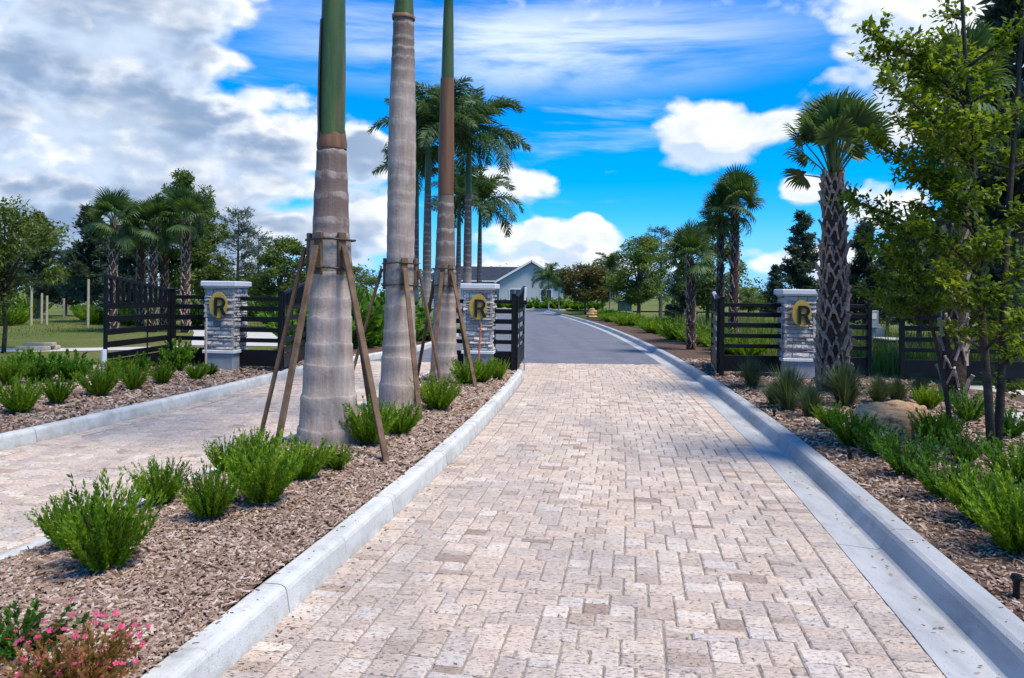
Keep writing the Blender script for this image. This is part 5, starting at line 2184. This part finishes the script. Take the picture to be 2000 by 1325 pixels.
# ------------------------------------------------------------------ the grey house beyond the road
def house():
    Y = 96.0
    k = Y / FPX
    peak = at(1038, 509, Y)
    eave = at(968, 549, Y)
    cx, pz, ez = peak.x, peak.z, eave.z
    hw = cx - eave.x
    g = .05
    root = tag(empty('house', (cx, Y, g)), 'grey stucco house with dark gabled roof beyond the road', 'house')
    pz, ez = pz - g, ez - g
    D = 12.0
    mb = MB()
    w = hw - .45
    prof = [(-w, 0), (w, 0), (w, ez), (0, pz - .30), (-w, ez)]
    M4 = Matrix(((1, 0, 0, 0), (0, 0, 1, 0), (0, 1, 0, 0), (0, 0, 0, 1)))
    mb.prism(prof, 0, D, M4)
    mb.build('wall', 'housewall', root)
    mb = MB()
    mb.box((-w - 5.0, 4.6 + 3.0, ez / 2), (10.0, 8.0, ez - .002), None, 0)
    mb.build('side_wall', 'housewall', root)
    # gable roof: two slabs; rear wing: hipped slab
    rf = MB()
    for s in (-1, 1):
        a, b_ = Vector((0, 0, pz + .05)), Vector((s * (hw + .1), 0, ez - .10 + .05))
        t = Vector((0, 0, -.16))
        vs = [a + Vector((0, -.5, 0)), b_ + Vector((0, -.5, 0)), b_ + Vector((0, D, 0)), a + Vector((0, D, 0))]
        vs += [v + t for v in vs]
        rf.add(vs, [(0, 1, 2, 3) if s > 0 else (3, 2, 1, 0), (7, 6, 5, 4) if s > 0 else (4, 5, 6, 7), (0, 4, 5, 1), (1, 5, 6, 2), (2, 6, 7, 3), (3, 7, 4, 0)])
    roof = rf.build('roof', 'roofing', root)
    rw = MB()
    z1, z2 = ez + .02, ez + 2.05
    x0, x1 = -w - 10.6, -.6
    y0, y1 = 3.0, 12.2
    ym = (y0 + y1) / 2
    vs = [(x0, y0, z1), (x1, y0, z1), (x1, y1, z1), (x0, y1, z1), (x0 + 3.4, ym, z2), (x1, ym, z2)]
    rw.add(vs, [(0, 1, 5, 4), (2, 3, 4, 5), (3, 0, 4), (1, 2, 5), (3, 2, 1, 0)])
    rw.build('wing_roof', 'roofing', roof)
    fa = MB()
    for s in (-1, 1):
        fa.bar((0, -.52, pz - .08), (s * (hw + .12), -.52, ez - .18), .05, .24, up=(0, 1, 0) if False else (0, 0, 1))
    fa.build('fascia', 'white', roof)
    ga = MB()
    ga.box(((x0 + x1) / 2 - .4, y0 - .06, z1 - .02), (x1 - x0 + .2, .12, .16), None, .01)
    ga.build('gutter', 'white', roof)
    for x, z, ww, hh in ((-2.0, 1.6, 1.3, 1.4), (1.9, 1.6, 1.3, 1.4), (-w - 4.0, 1.6, 1.5, 1.3), (-w - 8.0, 1.6, 1.5, 1.3)):
        y = -.02 if x > -w else 3.58
        win = MB().box((x, y, z), (ww + .2, .08, hh + .2), None, .01).build('window', 'white', root)
        for s in (-1, 1):
            MB().box((x + s * ww / 4, y - .025, z), (ww / 2 - .04, .05, hh), None, 0).build('pane', 'glass', win)
    return root


house()
# small feathery palms before the house
for px, Y, cy, lab, sd in ((1072, 80, 548, 'small feathery palm before the right slope of the gable', 71), (1092, 84, 560, 'small palm right of the gable, by the rusty tree', 73), (1192, 70, 530, 'small palm beside the dark broad tree at the bend', 74)):
    b_ = at(px, cy, Y)
    kk = b_.z / 7.0
    royal((b_.x, Y, .05), far_prof, [(4.98, .12), (5.2, .115), (6.2, .10), (7.0, .07)], lab, sd, nfr=13, el=(-.2, 1.4), meshes=FR_FAR, scale=kk, group='small palms by the house', fr_scale=1.05 / kk)


# ------------------------------------------------------------------ strewn chips and leaf bits on the kerbs, gutter and pavers
def litter(n, seed):
    r = np.random.default_rng(seed)
    P = []
    while len(P) < n:
        y = 3.2 + 13 * r.random()**1.5
        k = r.random()
        if k < .4:
            x, z = float(XL(y)) + abs(r.normal(0, .10)) + .03, .002
        elif k < .55:
            x, z = float(XL(y)) - r.uniform(.07, .15), .154
        elif k < .8:
            x, z = float(XR(y)) + r.uniform(.10, .25), -.012
        elif k < .9:
            x, z = float(XR(y)) + r.uniform(.39, .49), .128
        else:
            x, z = float(XL(y)) + r.uniform(.2, 3.1), .002
        P.append((x, y, z))
    P = np.array(P)
    S = np.stack([r.uniform(.008, .034, n), r.uniform(.004, .012, n), r.uniform(.001, .004, n)], 1)
    V, F, T = scatter(CHIP_V, CHIP_F, P, rand_rot(n, r, 14.0), S, np.clip(r.normal(.3, .2, n), 0, 1))
    o = obj('leaf_litter', mesh_np('leaf_litter', V, F, T), 'chip')
    o['kind'] = 'stuff'
    o['label'] = 'loose mulch chips and leaf bits strewn over kerb and pavers'


litter(420, 301)
